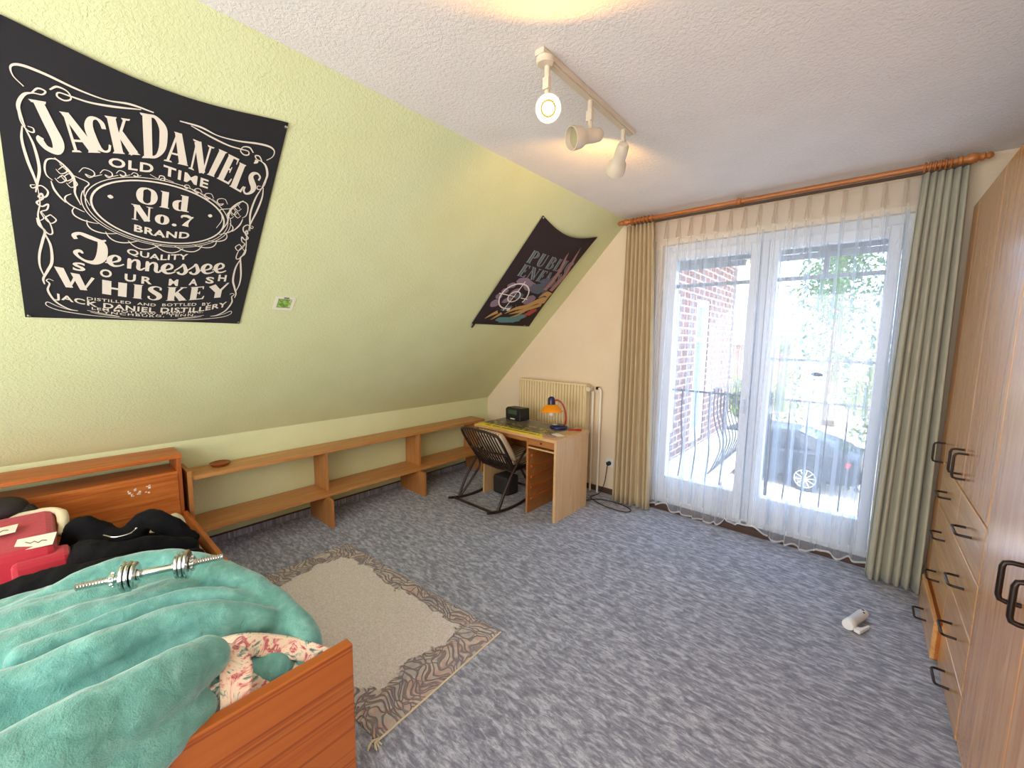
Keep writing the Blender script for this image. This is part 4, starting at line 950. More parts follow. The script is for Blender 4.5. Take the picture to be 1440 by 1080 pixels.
def bn_off(u, w, Lu, Lw, sag):     # the cloth hangs between its pins and bellies away from the slope a little
    a, b = u/Lu, w/Lw
    return .006+sag*math.sin(PI*min(max(a, 0), 1))*math.sin(PI*min(max(b, 0), 1))+.25*sag*math.sin(PI*a)*(b > 0)
PV, PF, PM = [], [], []
def put(V, Fc, m, f, off):
    b = len(PV); PV.extend([tuple(f(u, w, off(u, w))) for u, w in V]); PF.extend([tuple(b+i for i in q) for q in Fc]); PM.extend([m]*len(Fc))
BU, BW = .815, 1.20
f1 = onslope(.80, -.035)
def edgeshape(u, w):
    # slight droop of the top edge between the pins and taper at the sides
    a, b = u/BU, w/BW
    return u+.012*(b-.5)*(a-.5)*0+.010*math.sin(PI*b)*(1-2*a)*.8*(0), w-.045*math.sin(PI*a)**1.2*b**6+.006*math.sin(PI*a)*(1-b)
nu, nw = 26, 36; V = []; Fc = []
for j in range(nw+1):
    for i in range(nu+1): V.append(edgeshape(BU*i/nu, .006+(BW-.006)*j/nw))
for j in range(nw):
    for i in range(nu): a = j*(nu+1)+i; Fc.append((a, a+1, a+nu+2, a+nu+1))
o1 = lambda u, w: bn_off(u, w, BU, BW, .016)
put(V, Fc, 0, f1, o1)
op = lambda u, w: o1(u, w)+.0022
def text1(Vt, Fc): put(Vt, Fc, 1, f1, op)
# main arched name
def quadletter(c, bl, br, tr_, tl):
    V, Fc = glyphs(c, 0, 1, 0); out = []
    for x, y in V:
        p = [(1-x)*(1-y)*bl[i]+x*(1-y)*br[i]+x*y*tr_[i]+(1-x)*y*tl[i] for i in (0, 1)]; out.append(tuple(p))
    text1(out, Fc)
for c, bl_, br_, tr_, tl_ in (
    ('J', (.086, .812), (.168, .822), (.110, .985), (.046, .972)), ('A', (.162, .833), (.234, .858), (.182, .976), (.116, .962)),
    ('C', (.210, .860), (.274, .868), (.242, .988), (.184, .974)), ('K', (.262, .868), (.338, .889), (.312, 1.014), (.240, .998)),
    ('D', (.346, .880), (.422, .904), (.414, 1.062), (.334, 1.048)), ('A', (.412, .893), (.489, .896), (.487, 1.019), (.416, 1.018)),
    ('N', (.488, .888), (.554, .875), (.570, 1.002), (.496, 1.012)), ('I', (.552, .881), (.587, .876), (.620, .996), (.580, 1.003)),
    ('E', (.588, .875), (.642, .857), (.668, .982), (.616, .994)), ('L', (.638, .853), (.694, .831), (.710, .960), (.660, .971)),
    ('S', (.688, .832), (.740, .828), (.766, .935), (.710, .952)), ("'", (.706, .900), (.726, .895), (.738, 1.000), (.716, 1.004))):
    quadletter(c, bl_, br_, tr_, tl_)
def pt(s, u0, u1, b, t, bold=.02, sp=1.0, slant=0):
    V, Fc = plain_text(s, bold, sp); bt = lambda q: q if isinstance(q, list) else [(0, q), (1, q)]
    text1(band([(x, y) for x, y in V], [(u0+(u1-u0)*a, z) for a, z in bt(b)], [(u0+(u1-u0)*a, z) for a, z in bt(t)], u0, u1, slant), Fc)
pt('OLD', .256, .384, [(0, .815), (1, .831)], [(0, .851), (1, .870)], .028, 1.15)
pt('TIME', .414, .566, [(0, .836), (1, .818)], [(0, .878), (1, .858)], .028, 1.15)
Vg, Fg = glyphs('Old', .335, .512, .06); text1(band(Vg, [(0, .686), (1, .686)], [(0, .762), (1, .762)]), Fg)
Vg, Fg = glyphs('No.7', .322, .535, .05); text1(band(Vg, [(0, .603), (1, .606)], [(0, .673), (1, .682)]), Fg)
pt('BRAND', .335, .524, [(0, .548), (.5, .538), (1, .552)], [(0, .582), (.5, .572), (1, .586)], .030, 1.1)
pt('QUALITY', .316, .530, [(0, .424), (.5, .410), (1, .434)], [(0, .455), (.5, .442), (1, .466)], .022, 1.05)
# script word
def scr(pts, ws): V, Fc = ribbon(pts, ws, 6); text1(V, Fc)
scr([(.163, .462), (.158, .480), (.175, .492), (.20, .482), (.235, .470), (.25, .478)], [.012, .014, .014, .018, .014, .006])
scr([(.232, .474), (.240, .44), (.236, .385), (.218, .355), (.190, .356), (.168, .375), (.160, .395), (.172, .405), (.182, .394)], [.016, .030, .034, .024, .012, .010, .014, .014, .006])
def s_e(x, b, s=1): scr([(x-.014*s, b+.016), (x+.004*s, b+.020), (x+.028*s, b+.034), (x+.030*s, b+.052), (x+.016*s, b+.060), (x+.002*s, b+.045), (x+.000*s, b+.022), (x+.012*s, b+.004), (x+.030*s, b+.006), (x+.046*s, b+.018)], [.006, .006, .010, .011, .009, .016, .018, .012, .008, .006])
def s_n(x, b):
    scr([(x, b+.055), (x+.006, b+.050), (x+.006, b+.002)], [.006, .014, .014]); scr([(x+.008, b+.030), (x+.020, b+.052), (x+.033, b+.052), (x+.037, b+.036), (x+.037, b+.010), (x+.046, b+.002), (x+.060, b+.016)], [.006, .008, .013, .014, .014, .009, .006])
def s_s(x, b): scr([(x-.014, b+.018), (x+.010, b+.048), (x+.018, b+.062), (x+.026, b+.040), (x+.030, b+.020), (x+.020, b+.002), (x+.004, b+.004), (x+.000, b+.014)], [.006, .007, .010, .015, .016, .011, .010, .012])
x = .262
for c, wd in zip('ennessee', (.058, .062, .064, .056, .048, .050, .052, .05)):
    b = .346-.012*math.sin((x-.25)/.45*PI)+.035*max(0, (x-.45)/.25)**1.3
    {'e': s_e, 'n': s_n, 's': s_s}[c](x, b); x += wd*.99
for c, u, b in zip('SOUR', (.150, .232, .312, .370), (.300, .280, .268, .262)): pt(c, u, u+.038, b, b+.044, .03)
for c, u, b in zip('MASH', (.470, .548, .615, .667), (.264, .276, .296, .316)): pt(c, u, u+.036, b, b+.042, .03)
V1, F1 = glyphs('WHISKEY', .092, .728, .07)
text1(band(V1, smoothtab([(.09, .205), (.16, .192), (.24, .178), (.40, .160), (.52, .165), (.62, .186), (.74, .214)]), smoothtab([(.09, .315), (.16, .290), (.24, .262), (.40, .250), (.52, .256), (.62, .275), (.74, .315)])), F1)
pt('DISTILLED  AND  BOTTLED  BY', .19, .655, [(0, .134), (.5, .118), (1, .142)], [(0, .152), (.5, .136), (1, .164)], .012, 1.1)
pt('JACK DANIEL DISTILLERY', .092, .730, [(0, .130), (.2, .092), (.5, .074), (.8, .090), (1, .138)], [(0, .162), (.2, .124), (.5, .108), (.8, .124), (1, .176)], .025, 1.1)
pt('LEM MOTLOW, PROP. INC.', .205, .630, [(0, .075), (.5, .056), (1, .086)], [(0, .091), (.5, .072), (1, .103)], .012, 1.1)
pt('LYNCHBURG, TENN.', .225, .600, [(0, .054), (.5, .040), (1, .060)], [(0, .070), (.5, .055), (1, .078)], .012, 1.2)
# ovals
def oval(rx, ry, w, cu=.428, cw=.654, a0=0, a1=2*PI): text1(*ribbon([(cu+rx*math.cos(a0+(a1-a0)*i/60), cw+ry*math.sin(a0+(a1-a0)*i/60)) for i in range(61)], w, 1))
oval(.220, .142, .0065); oval(.236, .155, .003); oval(.247, .163, .003, a0=PI*.93, a1=PI*2.07)
for u in (.262, .590): text1(*ribbon([(u-.008, .688), (u, .688), (u+.008, .688)], [.006, .017, .006]))
# scroll work
def sc(pts, w=.004, mirror=False):
    ws = w if hasattr(w, '__len__') else [max(.0022, w*(.55+.75*math.sin(PI*i/(len(pts)-1)))) for i in range(len(pts))]
    P = [(2*.413-p[0], p[1]) for p in pts] if mirror else pts
    text1(*ribbon(P, ws, 7))
for mir in (False, True):
    dlt = 0
    sc([(.062, 1.012), (.042, 1.035), (.040, 1.062), (.062, 1.075), (.11, 1.072), (.18, 1.058), (.25, 1.054), (.31, 1.066), (.375, 1.064)], [.003, .003, .005, .008, .008, .006, .004, .007, .004], mir)
    sc([(.118, 1.028), (.135, 1.045), (.158, 1.040), (.165, 1.020), (.150, 1.008), (.134, 1.014), (.138, 1.028), (.165, 1.028), (.21, 1.028), (.27, 1.040), (.34, 1.060)], [.004, .006, .004, .004, .005, .005, .004, .005, .006, .007, .003], mir)
    sc([(.078, 1.000), (.092, 1.020), (.108, 1.018), (.100, 1.004), (.080, 1.000), (.060, .985), (.046, .945), (.052, .900), (.057, .880)], [.004, .005, .005, .004, .004, .008, .009, .005, .002], mir)
    sc([(.044, .930), (.048, .895), (.060, .870), (.074, .868), (.074, .882), (.062, .884)], .0035, mir)
    sc([(.050, .880), (.046, .83), (.054, .76), (.066, .70), (.072, .66)], .006, mir); sc([(.056, .876), (.072, .82), (.080, .74), (.072, .68), (.066, .64)], .006, mir)
    sc([(.066, .67), (.055, .665), (.060, .655), (.080, .672), (.096, .655), (.090, .630), (.072, .622), (.080, .640), (.082, .62), (.066, .598), (.078, .585), (.094, .600), (.090, .575), (.074, .560), (.080, .535), (.070, .52)], .0045, mir)
    sc([(.072, .66), (.074, .60), (.066, .54), (.074, .49), (.090, .465), (.100, .475), (.094, .52), (.076, .56)], .004, mir)
    sc([(.062, .530), (.066, .500), (.080, .475), (.072, .43), (.060, .36), (.058, .30), (.068, .245)], .006, mir); sc([(.078, .47), (.092, .41), (.092, .33), (.078, .28), (.064, .235), (.066, .205)], .007, mir)
    sc([(.092, .228), (.080, .236), (.072, .226), (.080, .21), (.074, .17), (.094, .11), (.13, .072), (.16, .062), (.135, .066), (.10, .082), (.07, .105), (.066, .085), (.10, .060), (.17, .042), (.26, .030), (.413, .020)], [.003, .003, .004, .005, .007, .007, .005, .003, .003, .003, .004, .003, .004, .004, .003, .003], mir)
    sc([(.20, .058), (.24, .045), (.30, .036), (.24, .052), (.19, .068)], .003, mir)
    # leaves round the oval
    sc([(.135, .775), (.12, .790), (.100, .780), (.093, .750), (.096, .720), (.110, .704)], .004, mir)
    sc([(.118, .795), (.140, .775), (.162, .740), (.166, .700), (.166, .668), (.180, .625)], .0055, mir); sc([(.130, .775), (.160, .745), (.202, .727), (.192, .700), (.190, .670), (.205, .630)], .003, mir); sc([(.106, .700), (.112, .670), (.124, .645), (.140, .622)], .005, mir)
    for (a, b) in ((.126, .752), (.138, .728), (.150, .706), (.122, .715)): sc([(a, b), (a+.014, b+.018), (a+.022, b+.002), (a+.006, b-.014), (a-.006, b)], .003, mir)
    for t0 in (.98, 1.08, 1.18, 1.28, 1.38):
        q = [( .428+(.258+.018*math.sin(i*.9))*math.cos(PI*(t0+.028*i)) , .654+(.172+.026*math.sin(i*.75))*math.sin(PI*(t0+.028*i))) for i in range(6)]
        q = [(p[0]-.015, p[1]) for p in q]; sc(q, .004, mir)
    for cx_, cz_, r_ in ((.203, .765, .017), (.254, .780, .014), (.294, .795, .011), (.332, .804, .008)):
        sc([(cx_-1.5*r_, cz_-.2*r_), (cx_-.7*r_, cz_+1.1*r_), (cx_+.6*r_, cz_+.9*r_), (cx_+.9*r_, cz_), (cx_+.1*r_, cz_-.9*r_), (cx_-.5*r_, cz_-.3*r_), (cx_+.5*r_, cz_-.5*r_), (cx_+2.1*r_, cz_+.5*r_)], .003, mir)
    sc([(.098, .556), (.112, .536), (.098, .517), (.084, .536), (.098, .556)], [.004]*5, mir)
sc([(.375, .822), (.40, .812), (.405, .826), (.418, .826), (.420, .812), (.408, .808), (.415, .818), (.45, .812)], .003)
mb = MB(); mb.v, mb.f, mb.m = PV, PF, PM
bn1 = mb.build('banner', [M['banner'], M['print']], bevel=-1)
tag(bn1, 'large black cloth banner with cream whiskey label print pinned to the slope', 'banner')
def pin(f, u, w, par, off=.012):
    p = f(u, w, off); mb = MB(); mb.lathe([(.002, .010), (.006, .008), (.007, .003), (.004, 0)], p-N_*.002, N_, 12); mb.build('pin', M['chrome'], par, smooth=40)
for u, w in ((.012, BW-.02), (BU-.010, BW-.018), (BU-.012, .025), (.012, .022)): pin(f1, u, w, bn1)

# second banner: hangs slack from its corners, so it bellies away from the slope
PV, PF, PM = [], [], []
B2U, B2W = .845, 1.135
f2 = onslope(.868, 2.60)
def e2(u, w):
    a, b = u/B2U, w/B2W
    return u-.10*math.sin(PI*b)**1.0*a**6, w-.075*math.sin(PI*a)*b**5
def o2(u, w): a, b = min(max(u/B2U, 0), 1), min(max(w/B2W, 0), 1); return .008+.055*math.sin(PI*b)*math.sin(PI*min(a*.8, 1))+.012*math.sin(PI*a)*b
V = []; Fc = []
for j in range(31):
    for i in range(25): V.append(e2(B2U*i/24, B2W*j/30))
for j in range(30):
    for i in range(24): a = j*25+i; Fc.append((a, a+1, a+26, a+25))
put(V, Fc, 0, f2, o2)
def ink(k): return lambda V, Fc: put(V, Fc, k, f2, lambda u, w: o2(u, w)+.0022+.0006*k)
def outlined(word, x0, x1, z0, z1):
    for k, wk in ((1, 1), (3, .5)):
        Vg, Fg = glyphs(word, x0, x1, .05, wk); ink(k)([(x, z0+(z1-z0)*y) for x, y in Vg], Fg)
outlined('PUBLIC', .115, .735, .735, .855); 
outlined('ENEMY', .115, .735, .595, .715)
def blob(k, c, rx, ry, rot=0, n=26, jag=0, seed=0):
    rn = random.Random(seed); V = [(c[0], c[1])]
    for i in range(n):
        a = 2*PI*i/n; r = 1+jag*rn.uniform(-1, 1); x, y = rx*r*math.cos(a), ry*r*math.sin(a); V.append((c[0]+x*math.cos(rot)-y*math.sin(rot), c[1]+x*math.sin(rot)+y*math.cos(rot)))
    ink(k)(V, [(0, 1+i, 1+(i+1) % n) for i in range(n)])
# mauve cloud shapes, gun-metal shapes, gold claws, teal wave and red ember
for i, (c, rx, ry, r) in enumerate((((.23, .56), .075, .040, .2), ((.14, .49), .045, .030, .5), ((.11, .42), .035, .03, .3), ((.09, .35), .035, .03, 0), ((.10, .27), .05, .045, .4), ((.33, .53), .09, .05, -.2), ((.46, .38), .07, .06, .3), ((.22, .44), .05, .03, .8), ((.20, .33), .05, .03, .8))): blob(2, c, rx, ry, r, jag=.07, seed=i)
for i, (c, rx, ry, r) in enumerate((((.45, .52), .11, .055, -.1), ((.30, .40), .05, .035, .3), ((.27, .24), .06, .03, .5), ((.60, .47), .05, .05, 0), ((.55, .60), .14, .045, -.05))): blob(3, c, rx, ry, r, jag=.12, seed=20+i)
def claw(k, pts, ws): ink(k)(*ribbon(pts, ws, 6))
claw(5, [(.56, .52), (.58, .70), (.545, .86), (.54, .93)], [.055, .05, .03, .004]); claw(5, [(.66, .52), (.70, .70), (.68, .88), (.675, 1.0)], [.07, .06, .035, .004])
claw(4, [(.72, .40), (.60, .38), (.50, .30), (.38, .25), (.30, .17)], [.09, .08, .06, .045, .01]); claw(4, [(.70, .34), (.58, .28), (.46, .22), (.36, .17)], [.06, .05, .04, .008])
claw(4, [(.72, .46), (.62, .48), (.56, .42)], [.06, .05, .01]); claw(4, [(.20, .18), (.15, .13), (.11, .08)], [.05, .03, .006]); claw(4, [(.26, .17), (.22, .11), (.19, .07)], [.04, .025, .006]); claw(4, [(.55, .26), (.48, .17), (.40, .12)], [.04, .03, .005])
blob(6, (.42, .09), .17, .045, .05, jag=.1, seed=44); blob(6, (.54, .14), .09, .045, .3, jag=.1, seed=45); blob(7, (.64, .22), .07, .045, .6, jag=.2, seed=46)
for i in range(5): claw(3, [(.34+.06*i, .30-.01*i), (.40+.06*i, .24), (.44+.06*i, .19)], [.004, .010, .003])
# target with cross lines
def ring(k, c, r, w, a0=0, a1=2*PI): ink(k)(*ribbon([(c[0]+r*math.cos(a0+(a1-a0)*i/40), c[1]+r*math.sin(a0+(a1-a0)*i/40)) for i in range(41)], w, 1))
TC = (.245, .385); ring(8, TC, .150, .013, -.3, 5.2); ring(8, TC, .062, .012)
ink(8)(*ribbon([(TC[0]-.18, TC[1]), (TC[0]+.18, TC[1])], .010)); ink(8)(*ribbon([(TC[0], TC[1]-.18), (TC[0], TC[1]+.18)], .010)); blob(8, (.30, .225), .02, .015, .4)
cols = [M['banner'], mat('print_silver', '8d9694', .7), mat('print_mauve', '8a7689', .75), mat('print_gunmetal', '565f6e', .7), mat('print_gold', 'c79f5c', .7), mat('print_rose', 'a3777a', .7), mat('print_teal', '5d8f96', .7), mat('print_red', 'b8493f', .7), mat('print_white', 'e8e2da', .7)]
M['banner2'] = mat('faded_banner_cloth', '2a1d22', .85, bump=(300, .0004)); cols[0] = M['banner2']
mb = MB(); mb.v, mb.f, mb.m = PV, PF, PM
bn2 = mb.build('banner', cols, bevel=-1)
tag(bn2, 'smaller black cloth banner with target and flame artwork near the curtain rod', 'banner')
for u, w in ((.012, B2W-.015), (B2U-.012, B2W-.02), (B2U-.10, .02)): pin(f2, u, w, bn2)
mb = MB(); p = f2(.03, -.01, .012); mb.tube([p+W_*.02, p-W_*.03], .009, 8); mb.build('clip', M['rubber'], bn2)
# small postcard
f3 = onslope(.89, .934)
PV, PF, PM = [], [], []
def box3(u0, u1, w0, w1, o0, o1, k):
    b = len(PV); PV.extend([tuple(f3(u, w, o)) for o in (o0, o1) for u, w in ((u0, w0), (u1, w0), (u1, w1), (u0, w1))]); PF.extend([tuple(b+i for i in q) for q in ((0,3,2,1), (4,5,6,7), (0,1,5,4), (1,2,6,5), (2,3,7,6), (3,0,4,7))]); PM.extend([k]*6)
box3(0, .112, 0, .105, .001, .003, 0)
def leafpic():
    m, nt, b = newmat('leaf_picture'); n = noise_n(nt, texco(nt, (1, 1, 1)), 28, 3, .6, 1); r = ramp(nt, [(.35, '4f7d2c'), (.5, '86b04e'), (.65, 'cfe0a8')]); nt.links.new(n, r.inputs[0]); nt.links.new(r.outputs[0], b.inputs['Base Color']); return m
box3(.016, .094, .018, .088, .003, .0035, 1); box3(.045, .075, .092, .099, .003, .0035, 2)
mb = MB(); mb.v, mb.f, mb.m = PV, PF, PM
tag(mb.build('sticker', [M['paper'], leafpic(), M['rubber']]), 'small white edged green picture sticker on the slope beside the large banner', 'sticker')

# ================================================================== OUTSIDE
GZ = -2.15
M['paving'] = mat('pale_paving', 'cfc8bd', .9, bump=(3, .01)); M['tile'] = mat('balcony_tile', 'b9b4ac', .7); M['render'] = mat('white_render', 'e9e7e2', .9)
struct(MB().box(-25, 40, D+.9, 60, GZ-.3, GZ), 'floor_outside', M['paving'])
struct(MB().box(1.6, 5.2, D+.3, 4.86, -.22, -.05), 'floor_balcony', M['tile'])
def railing(name, label, rail, zt, zb, n, group=None, belly=.10, out=(0, 1), scroll=None):
    (xa, ya), (xb, yb) = rail; o = thing(name, label, 'railing', ((xa+xb)/2, (ya+yb)/2, zb))
    mb = MB(); mb.tube([(xa, ya, zt), (xb, yb, zt)], .012, 8); mb.build('top_rail', M['iron'], o, smooth=50)
    mb = MB(); mb.tube([(xa, ya, zb+.02), (xb, yb, zb+.02)], .010, 8); mb.build('bottom_rail', M['iron'], o, smooth=50)
    for i in range(n):
        t = (i+.5)/n; x, y = xa+(xb-xa)*t, ya+(yb-ya)*t
        pts = [(x, y, zt), (x, y, zt-.28), (x+out[0]*belly*.35, y+out[1]*belly*.35, zt-.45), (x+out[0]*belly, y+out[1]*belly, zt-.68), (x+out[0]*belly*.6, y+out[1]*belly*.6, zt-.88), (x, y, zb+.02)]
        mb = MB(); mb.tube(cr(pts, 4), .0075, 6); mb.build('baluster', M['iron'], o, smooth=50)
    if scroll:
        sx, sz = scroll
        for mx in (-1, 1):
            for mz in (-1, 1):
                pts = [(sx+mx*(.01+.10*t*math.cos(t*1.2)), ya+.04, sz+mz*(.02+.07*math.sin(t*2.2))) for t in [i/10 for i in range(11)]]
                pts += [(pts[-1][0]+mx*.022*(math.cos(a)-1)*(1-a/9), ya+.04, pts[-1][2]-mz*.022*math.sin(a)*(1-a/9)) for a in [i*.55 for i in range(1, 10)]]
                mb = MB(); mb.tube(pts, .006, 6); mb.build('scroll', M['iron'], o, smooth=50)
    return o
railing('balcony_railing', 'black wrought iron railing with bellied bars right outside the balcony door', ((1.70, 4.8), (5.1, 4.8)), 1.01, -.05, 23, scroll=(3.63, .30))
# brick wing of the house on the left, with its own balcony
wg = thing('brick_wing', 'red brick house wing with tall white windows seen left through the voile', 'building', (.5, 8, GZ))
mb = MB(); mb.box(-1.5, 1.70, 5.68, 6.36, GZ, 2.9); mb.box(-1.5, 1.70, 7.02, 8.6, GZ, 2.9); mb.box(-1.5, 1.70, 6.36, 7.02, 2.2, 2.9); mb.box(-1.5, 1.70, 6.36, 7.02, GZ, .0); mb.box(-1.5, 1.70, 4.3, 5.68, 2.2, 2.9); mb.box(-1.5, 1.70, 4.3, 5.68, GZ, .3); mb.box(-1.5, 1.70, 4.1, 4.6, .3, 2.2); mb.build('wall', M['brick'], wg)
M['dimglass'] = mat('dark_window_glass', '8fa3b3', .08)
for y0w, y1w, z0w in ((6.36, 7.02, 0), (4.6, 5.68, .3)):
    mb = MB(); mb.box(1.60, 1.68, y0w, y0w+.10, z0w, 2.2); mb.box(1.60, 1.68, y1w-.10, y1w, z0w, 2.2); mb.box(1.60, 1.68, y0w+.1, y1w-.1, 2.08, 2.2); mb.box(1.60, 1.68, y0w+.1, y1w-.1, 1.55, 1.63); mb.box(1.60, 1.68, y0w+.1, y1w-.1, z0w, z0w+.2); wf = mb.build('window_frame', M['white'], wg, bevel=.005)
    mb = MB(); mb.box(1.62, 1.64, y0w+.1, y1w-.1, z0w+.2, 2.08); mb.build('pane', M['dimglass'], wf)
mb = MB(); mb.prism([(-1.6, 2.9), (2.0, 2.9), (2.0, 3.0), (-1.6, 5.0)], 'y', 4.2, 8.95); mb.build('roof', M['render'], wg)
mb = MB(); mb.box(1.70, 2.35, 5.0, 8.4, -.22, -.08); mb.build('balcony_slab', M['render'], wg)
railing('balcony_railing', 'curved railing of the neighbouring balcony on the brick wing', ((2.28, 5.25), (2.28, 7.9)), 1.0, -.06, 17, belly=.10, out=(1, 0))
fh = thing('far_house', 'pale rendered house corner with brick band far behind the brick wing', 'building', (-2.7, 26.5, GZ))
mb = MB(); mb.box(-6, .6, 24.5, 29, GZ, 1.4); mb.build('wall', M['brick'], fh)
mb = MB(); mb.prism([(-6.4, 1.4), (1.0, 1.4), (-2.7, 4.4)], 'y', 24.2, 29.3); mb.build('roof', mat('grey_roof', '8d8f93', .8), fh)
mb = MB(); mb.box(-1.3, -.2, 24.44, 24.5, -.6, .9); mb.build('window', M['white'], fh)
pl = MB(); pl.tube([(2.93, 5.4, GZ), (2.80, 5.4, 2.3)], .018, 8); tag(pl.build('pole', M['iron'], smooth=50), 'thin leaning grey pole just outside the balcony', 'pole')

# car
M['carpaint'] = mat('dark_grey_blue_paint', '2c323b', .3, .3); M['carglass'] = mat('car_glass', '2c353e', .06); M['tail'] = mat('tail_light_red', 'd0342c', .3, emit=('d0342c', .3)); M['rim'] = mat('alloy_rim', 'cfd2d4', .3, .8); M['tyre'] = mat('tyre', '26272a', .8)
hd_ = math.radians(176)          # direction the car faces
cr0 = Vector((2.80, 13.2, GZ)); ca, sa = math.cos(hd_), math.sin(hd_)
def cw(l, w, z): return (cr0.x+ca*l-sa*w, cr0.y+sa*l+ca*w, GZ+z)     # l forward from the rear axle, w to the car's left, z up
car = thing('car', 'dark grey blue saloon car parked on the pale paving outside', 'car', (cr0.x+ca*1.3, cr0.y+sa*1.3, GZ))
secs = [(-1.05, .78, .42, .80, .78), (-.98, .86, .34, .98, .98), (-.6, .90, .28, 1.05, 1.05), (0, .91, .26, 1.02, 1.02), (1.0, .91, .22, .96, .96), (2.2, .91, .22, .93, .93), (2.9, .90, .26, .90, .90), (3.4, .86, .30, .76, .76), (3.65, .74, .36, .62, .62)]
def loft(rows, name, m, par, smooth=45):
    n = len(rows[0]); vs = [p for r in rows for p in r]; fs = []
    for i in range(len(rows)-1):
        for j in range(n): fs.append((i*n+j, i*n+(j+1) % n, (i+1)*n+(j+1) % n, (i+1)*n+j))
    fs.append(tuple(range(n))[::-1]); fs.append(tuple((len(rows)-1)*n+j for j in range(n)))
    return MB().add(vs, fs).build(name, m, par, smooth=smooth)
rows = []
for l, w, z0, z1, _ in secs: rows.append([cw(l, a*w, z) for a, z in ((-.85, z0), (-1, z0+.12), (-1, (z0+z1)/2), (-.97, z1-.06), (-.88, z1), (.88, z1), (.97, z1-.06), (1, (z0+z1)/2), (1, z0+.12), (.85, z0))])
loft(rows, 'body', M['carpaint'], car)
cab = [(-.75, .78, .98, 1.04), (-.35, .72, 1.0, 1.25), (.35, .66, .98, 1.44), (1.2, .66, .95, 1.47), (1.8, .68, .93, 1.36), (2.45, .76, .90, 1.0)]
rows = [[cw(l, -w*1.12, z0), cw(l, -w, (z0+z1)/2+.05), cw(l, -w*.82, z1), cw(l, w*.82, z1), cw(l, w, (z0+z1)/2+.05), cw(l, w*1.12, z0)] for l, w, z0, z1 in cab]
loft(rows, 'cabin', M['carpaint'], car)
for s in (-1, 1):
    for (l0, l1, za, zb2, t0, t1) in ((-.05, .45, 1.06, 1.04, 1.30, 1.38), (.52, 1.12, 1.04, 1.02, 1.38, 1.40), (1.18, 2.0, 1.02, 1.0, 1.40, 1.24)):
        mb = MB(); q = [cw(l0, s*.765, za), cw(l1, s*.765, zb2), cw(l1, s*.64, t1), cw(l0, s*.64, t0)]; q2 = [cw(l0, s*.74, za), cw(l1, s*.74, zb2), cw(l1, s*.60, t1), cw(l0, s*.60, t0)]
        mb.add(q+q2, [(0,1,2,3), (7,6,5,4), (0,4,5,1), (1,5,6,2), (2,6,7,3), (3,7,4,0)]); mb.build('side_window', M['carglass'], car)
mb = MB(); q = [cw(-.74, -.60, 1.06), cw(-.74, .60, 1.06), cw(.28, .52, 1.44), cw(.28, -.52, 1.44)]; mb.add(q+[tuple(Vector(p)+Vector((0, 0, .02))) for p in q], [(3,2,1,0), (4,5,6,7), (0,1,5,4), (1,2,6,5), (2,3,7,6), (3,0,4,7)]); mb.build('rear_window', M['carglass'], car)
for s in (-1, 1):
    mb = MB(); P = [cw(-1.04, s*.55, .74), cw(-1.06, s*.55, .86), cw(-.80, s*.93, .90), cw(-.78, s*.93, .80), cw(-.98, s*.4, .74), cw(-.98, s*.4, .88), cw(-.7, s*.8, .88), cw(-.7, s*.8, .78)]
    mb.add(P, [(0,1,2,3), (4,7,6,5), (0,4,5,1), (1,5,6,2), (2,6,7,3), (3,7,4,0)]); mb.build('tail_light', M['tail'], car)
    for l in (0, 2.75):
        c = Vector(cw(l, s*.80, .33)); a = Vector(cw(0, s, 0))-Vector(cw(0, 0, 0)); mb = MB(); mb.lathe([(.20, -.1), (.31, -.1), (.335, -.07), (.335, .09), (.31, .12), (.23, .125), (.22, .10)], c, a, 30); wh = mb.build('wheel', M['tyre'], car, smooth=40)
        mb = MB(); mb.lathe([(.225, .09), (.235, .128), (.215, .128), (.21, .1)], c, a, 30)
        u = a.orthogonal().normalized(); v = a.cross(u)
        for k in range(10):
            w = 2*PI*k/10; d_ = u*math.cos(w)+v*math.sin(w); mb.tube([c+a*.13+d_*.03, c+a*.115+d_*.22], .014, 6)
        mb.lathe([(.05, .1), (.05, .14), (.002, .145)], c, a, 16); mb.build('rim', M['rim'], wh, smooth=40)
mb = MB(); P = [cw(-1.07, -.78, .42), cw(-1.07, .78, .42), cw(-1.10, .78, .60), cw(-1.10, -.78, .60)]; P += [tuple(Vector(p)+Vector((ca, sa, 0))*.1) for p in P]
mb.add(P, [(0,1,2,3), (7,6,5,4), (0,4,5,1), (1,5,6,2), (2,6,7,3), (3,7,4,0)]); mb.build('bumper', M['carpaint'], car, bevel=.02)

# trees and hedge
def leafm(name, c1, c2):
    m, nt, b = newmat(name); n = noise_n(nt, texco(nt), 2.2, 3); r = ramp(nt, [(.35, c1), (.65, c2)]); nt.links.new(n, r.inputs[0]); nt.links.new(r.outputs[0], b.inputs['Base Color']); b.inputs['Roughness'].default_value = .7
    out = nt.nodes['Material Output']; tl = nt.nodes.new('ShaderNodeBsdfTranslucent'); mx = nt.nodes.new('ShaderNodeMixShader'); mx.inputs[0].default_value = .35
    nt.links.new(r.outputs[0], tl.inputs[0]); nt.links.new(b.outputs[0], mx.inputs[1]); nt.links.new(tl.outputs[0], mx.inputs[2]); nt.links.new(mx.outputs[0], out.inputs[0]); return m
M['leafA'] = leafm('tree_leaves', '2c5226', '4f7a35'); M['leafB'] = leafm('bush_leaves', '46652a', '7f9840'); M['bark'] = mat('bark', '6b5a48', .9, bump=(12, .02))
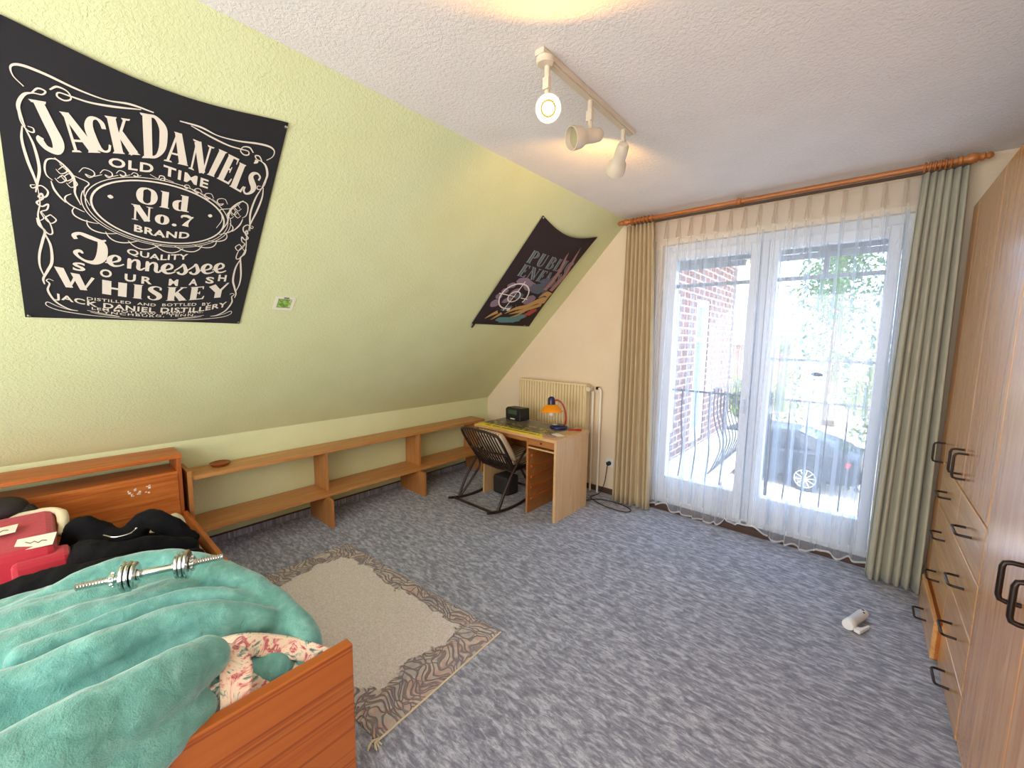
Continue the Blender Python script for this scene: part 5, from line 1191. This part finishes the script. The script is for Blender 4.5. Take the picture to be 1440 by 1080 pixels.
def leaves(name, c, r, n, size, m, par, seed, density=1.0):
    rn = random.Random(seed); vs = []; fs = []
    cl = [(Vector((rn.gauss(0, .42), rn.gauss(0, .42), rn.gauss(0, .42))), rn.uniform(.18, .38)) for _ in range(26)]
    for i in range(n):
        q, s = rn.choice(cl); p = q+Vector((rn.gauss(0, s), rn.gauss(0, s), rn.gauss(0, s)))*.6
        p = Vector(c)+Vector((p.x*r[0], p.y*r[1], p.z*r[2])); a = Vector((rn.uniform(-1, 1), rn.uniform(-1, 1), rn.uniform(-1, 1))).normalized(); b = a.orthogonal().normalized()*size*.5*rn.uniform(.7, 1.3); a = a*size*rn.uniform(.7, 1.3)
        k = len(vs); vs += [p-a, p+b*.9, p+a, p-b*.9]; fs.append((k, k+1, k+2, k+3))
    return MB().add(vs, fs).build(name, m, par, bevel=-1)
def tree(label, base, h, r, n, size, m, seed, nm='tree'):
    t = thing(nm, label, 'tree' if nm == 'tree' else 'bush', base)
    mb = MB(); b = Vector(base); rn = random.Random(seed); top = b+Vector((rn.uniform(-.3, .3), rn.uniform(-.3, .3), h))
    mb.tube([b, b+(top-b)*.5+Vector((.1, 0, 0)), top], [.16*h/6, .11*h/6, .03], 8)
    for k in range(6):
        q = b+(top-b)*(.35+.1*k); w = rn.uniform(0, 2*PI); mb.tube([q, q+Vector((math.cos(w)*r[0]*.5, math.sin(w)*r[1]*.5, h*.12))], [.05*h/6, .015], 6)
    mb.build('trunk', M['bark'], t, smooth=50); leaves('foliage', (top.x, top.y, base[2]+h*.72), r, n, size, m, t, seed); return t
tree('tall loose tree behind the parked car, seen through the right door leaf', (2.6, 23, GZ), 9.5, (1.9, 1.9, 4.2), 2600, .14, M['leafA'], 1)
tree('broad pale green tree at the right beyond the parked car', (8.6, 26, GZ), 5.5, (3.2, 3.0, 2.2), 3000, .20, M['leafB'], 2)
for i, (x, y, h, lb) in enumerate(((4.3, 18.3, 2.8, 'yellow green bush directly behind the car boot'), (8.1, 19.0, 3.0, 'yellow green bush at the far right beyond the car'), (.4, 18.6, 2.3, 'low bush behind the car roof'))):
    tree(lb, (x, y, GZ), h, (1.5, 1.3, 1.3), 1500, .12, M['leafB'], 10+i, 'bush')
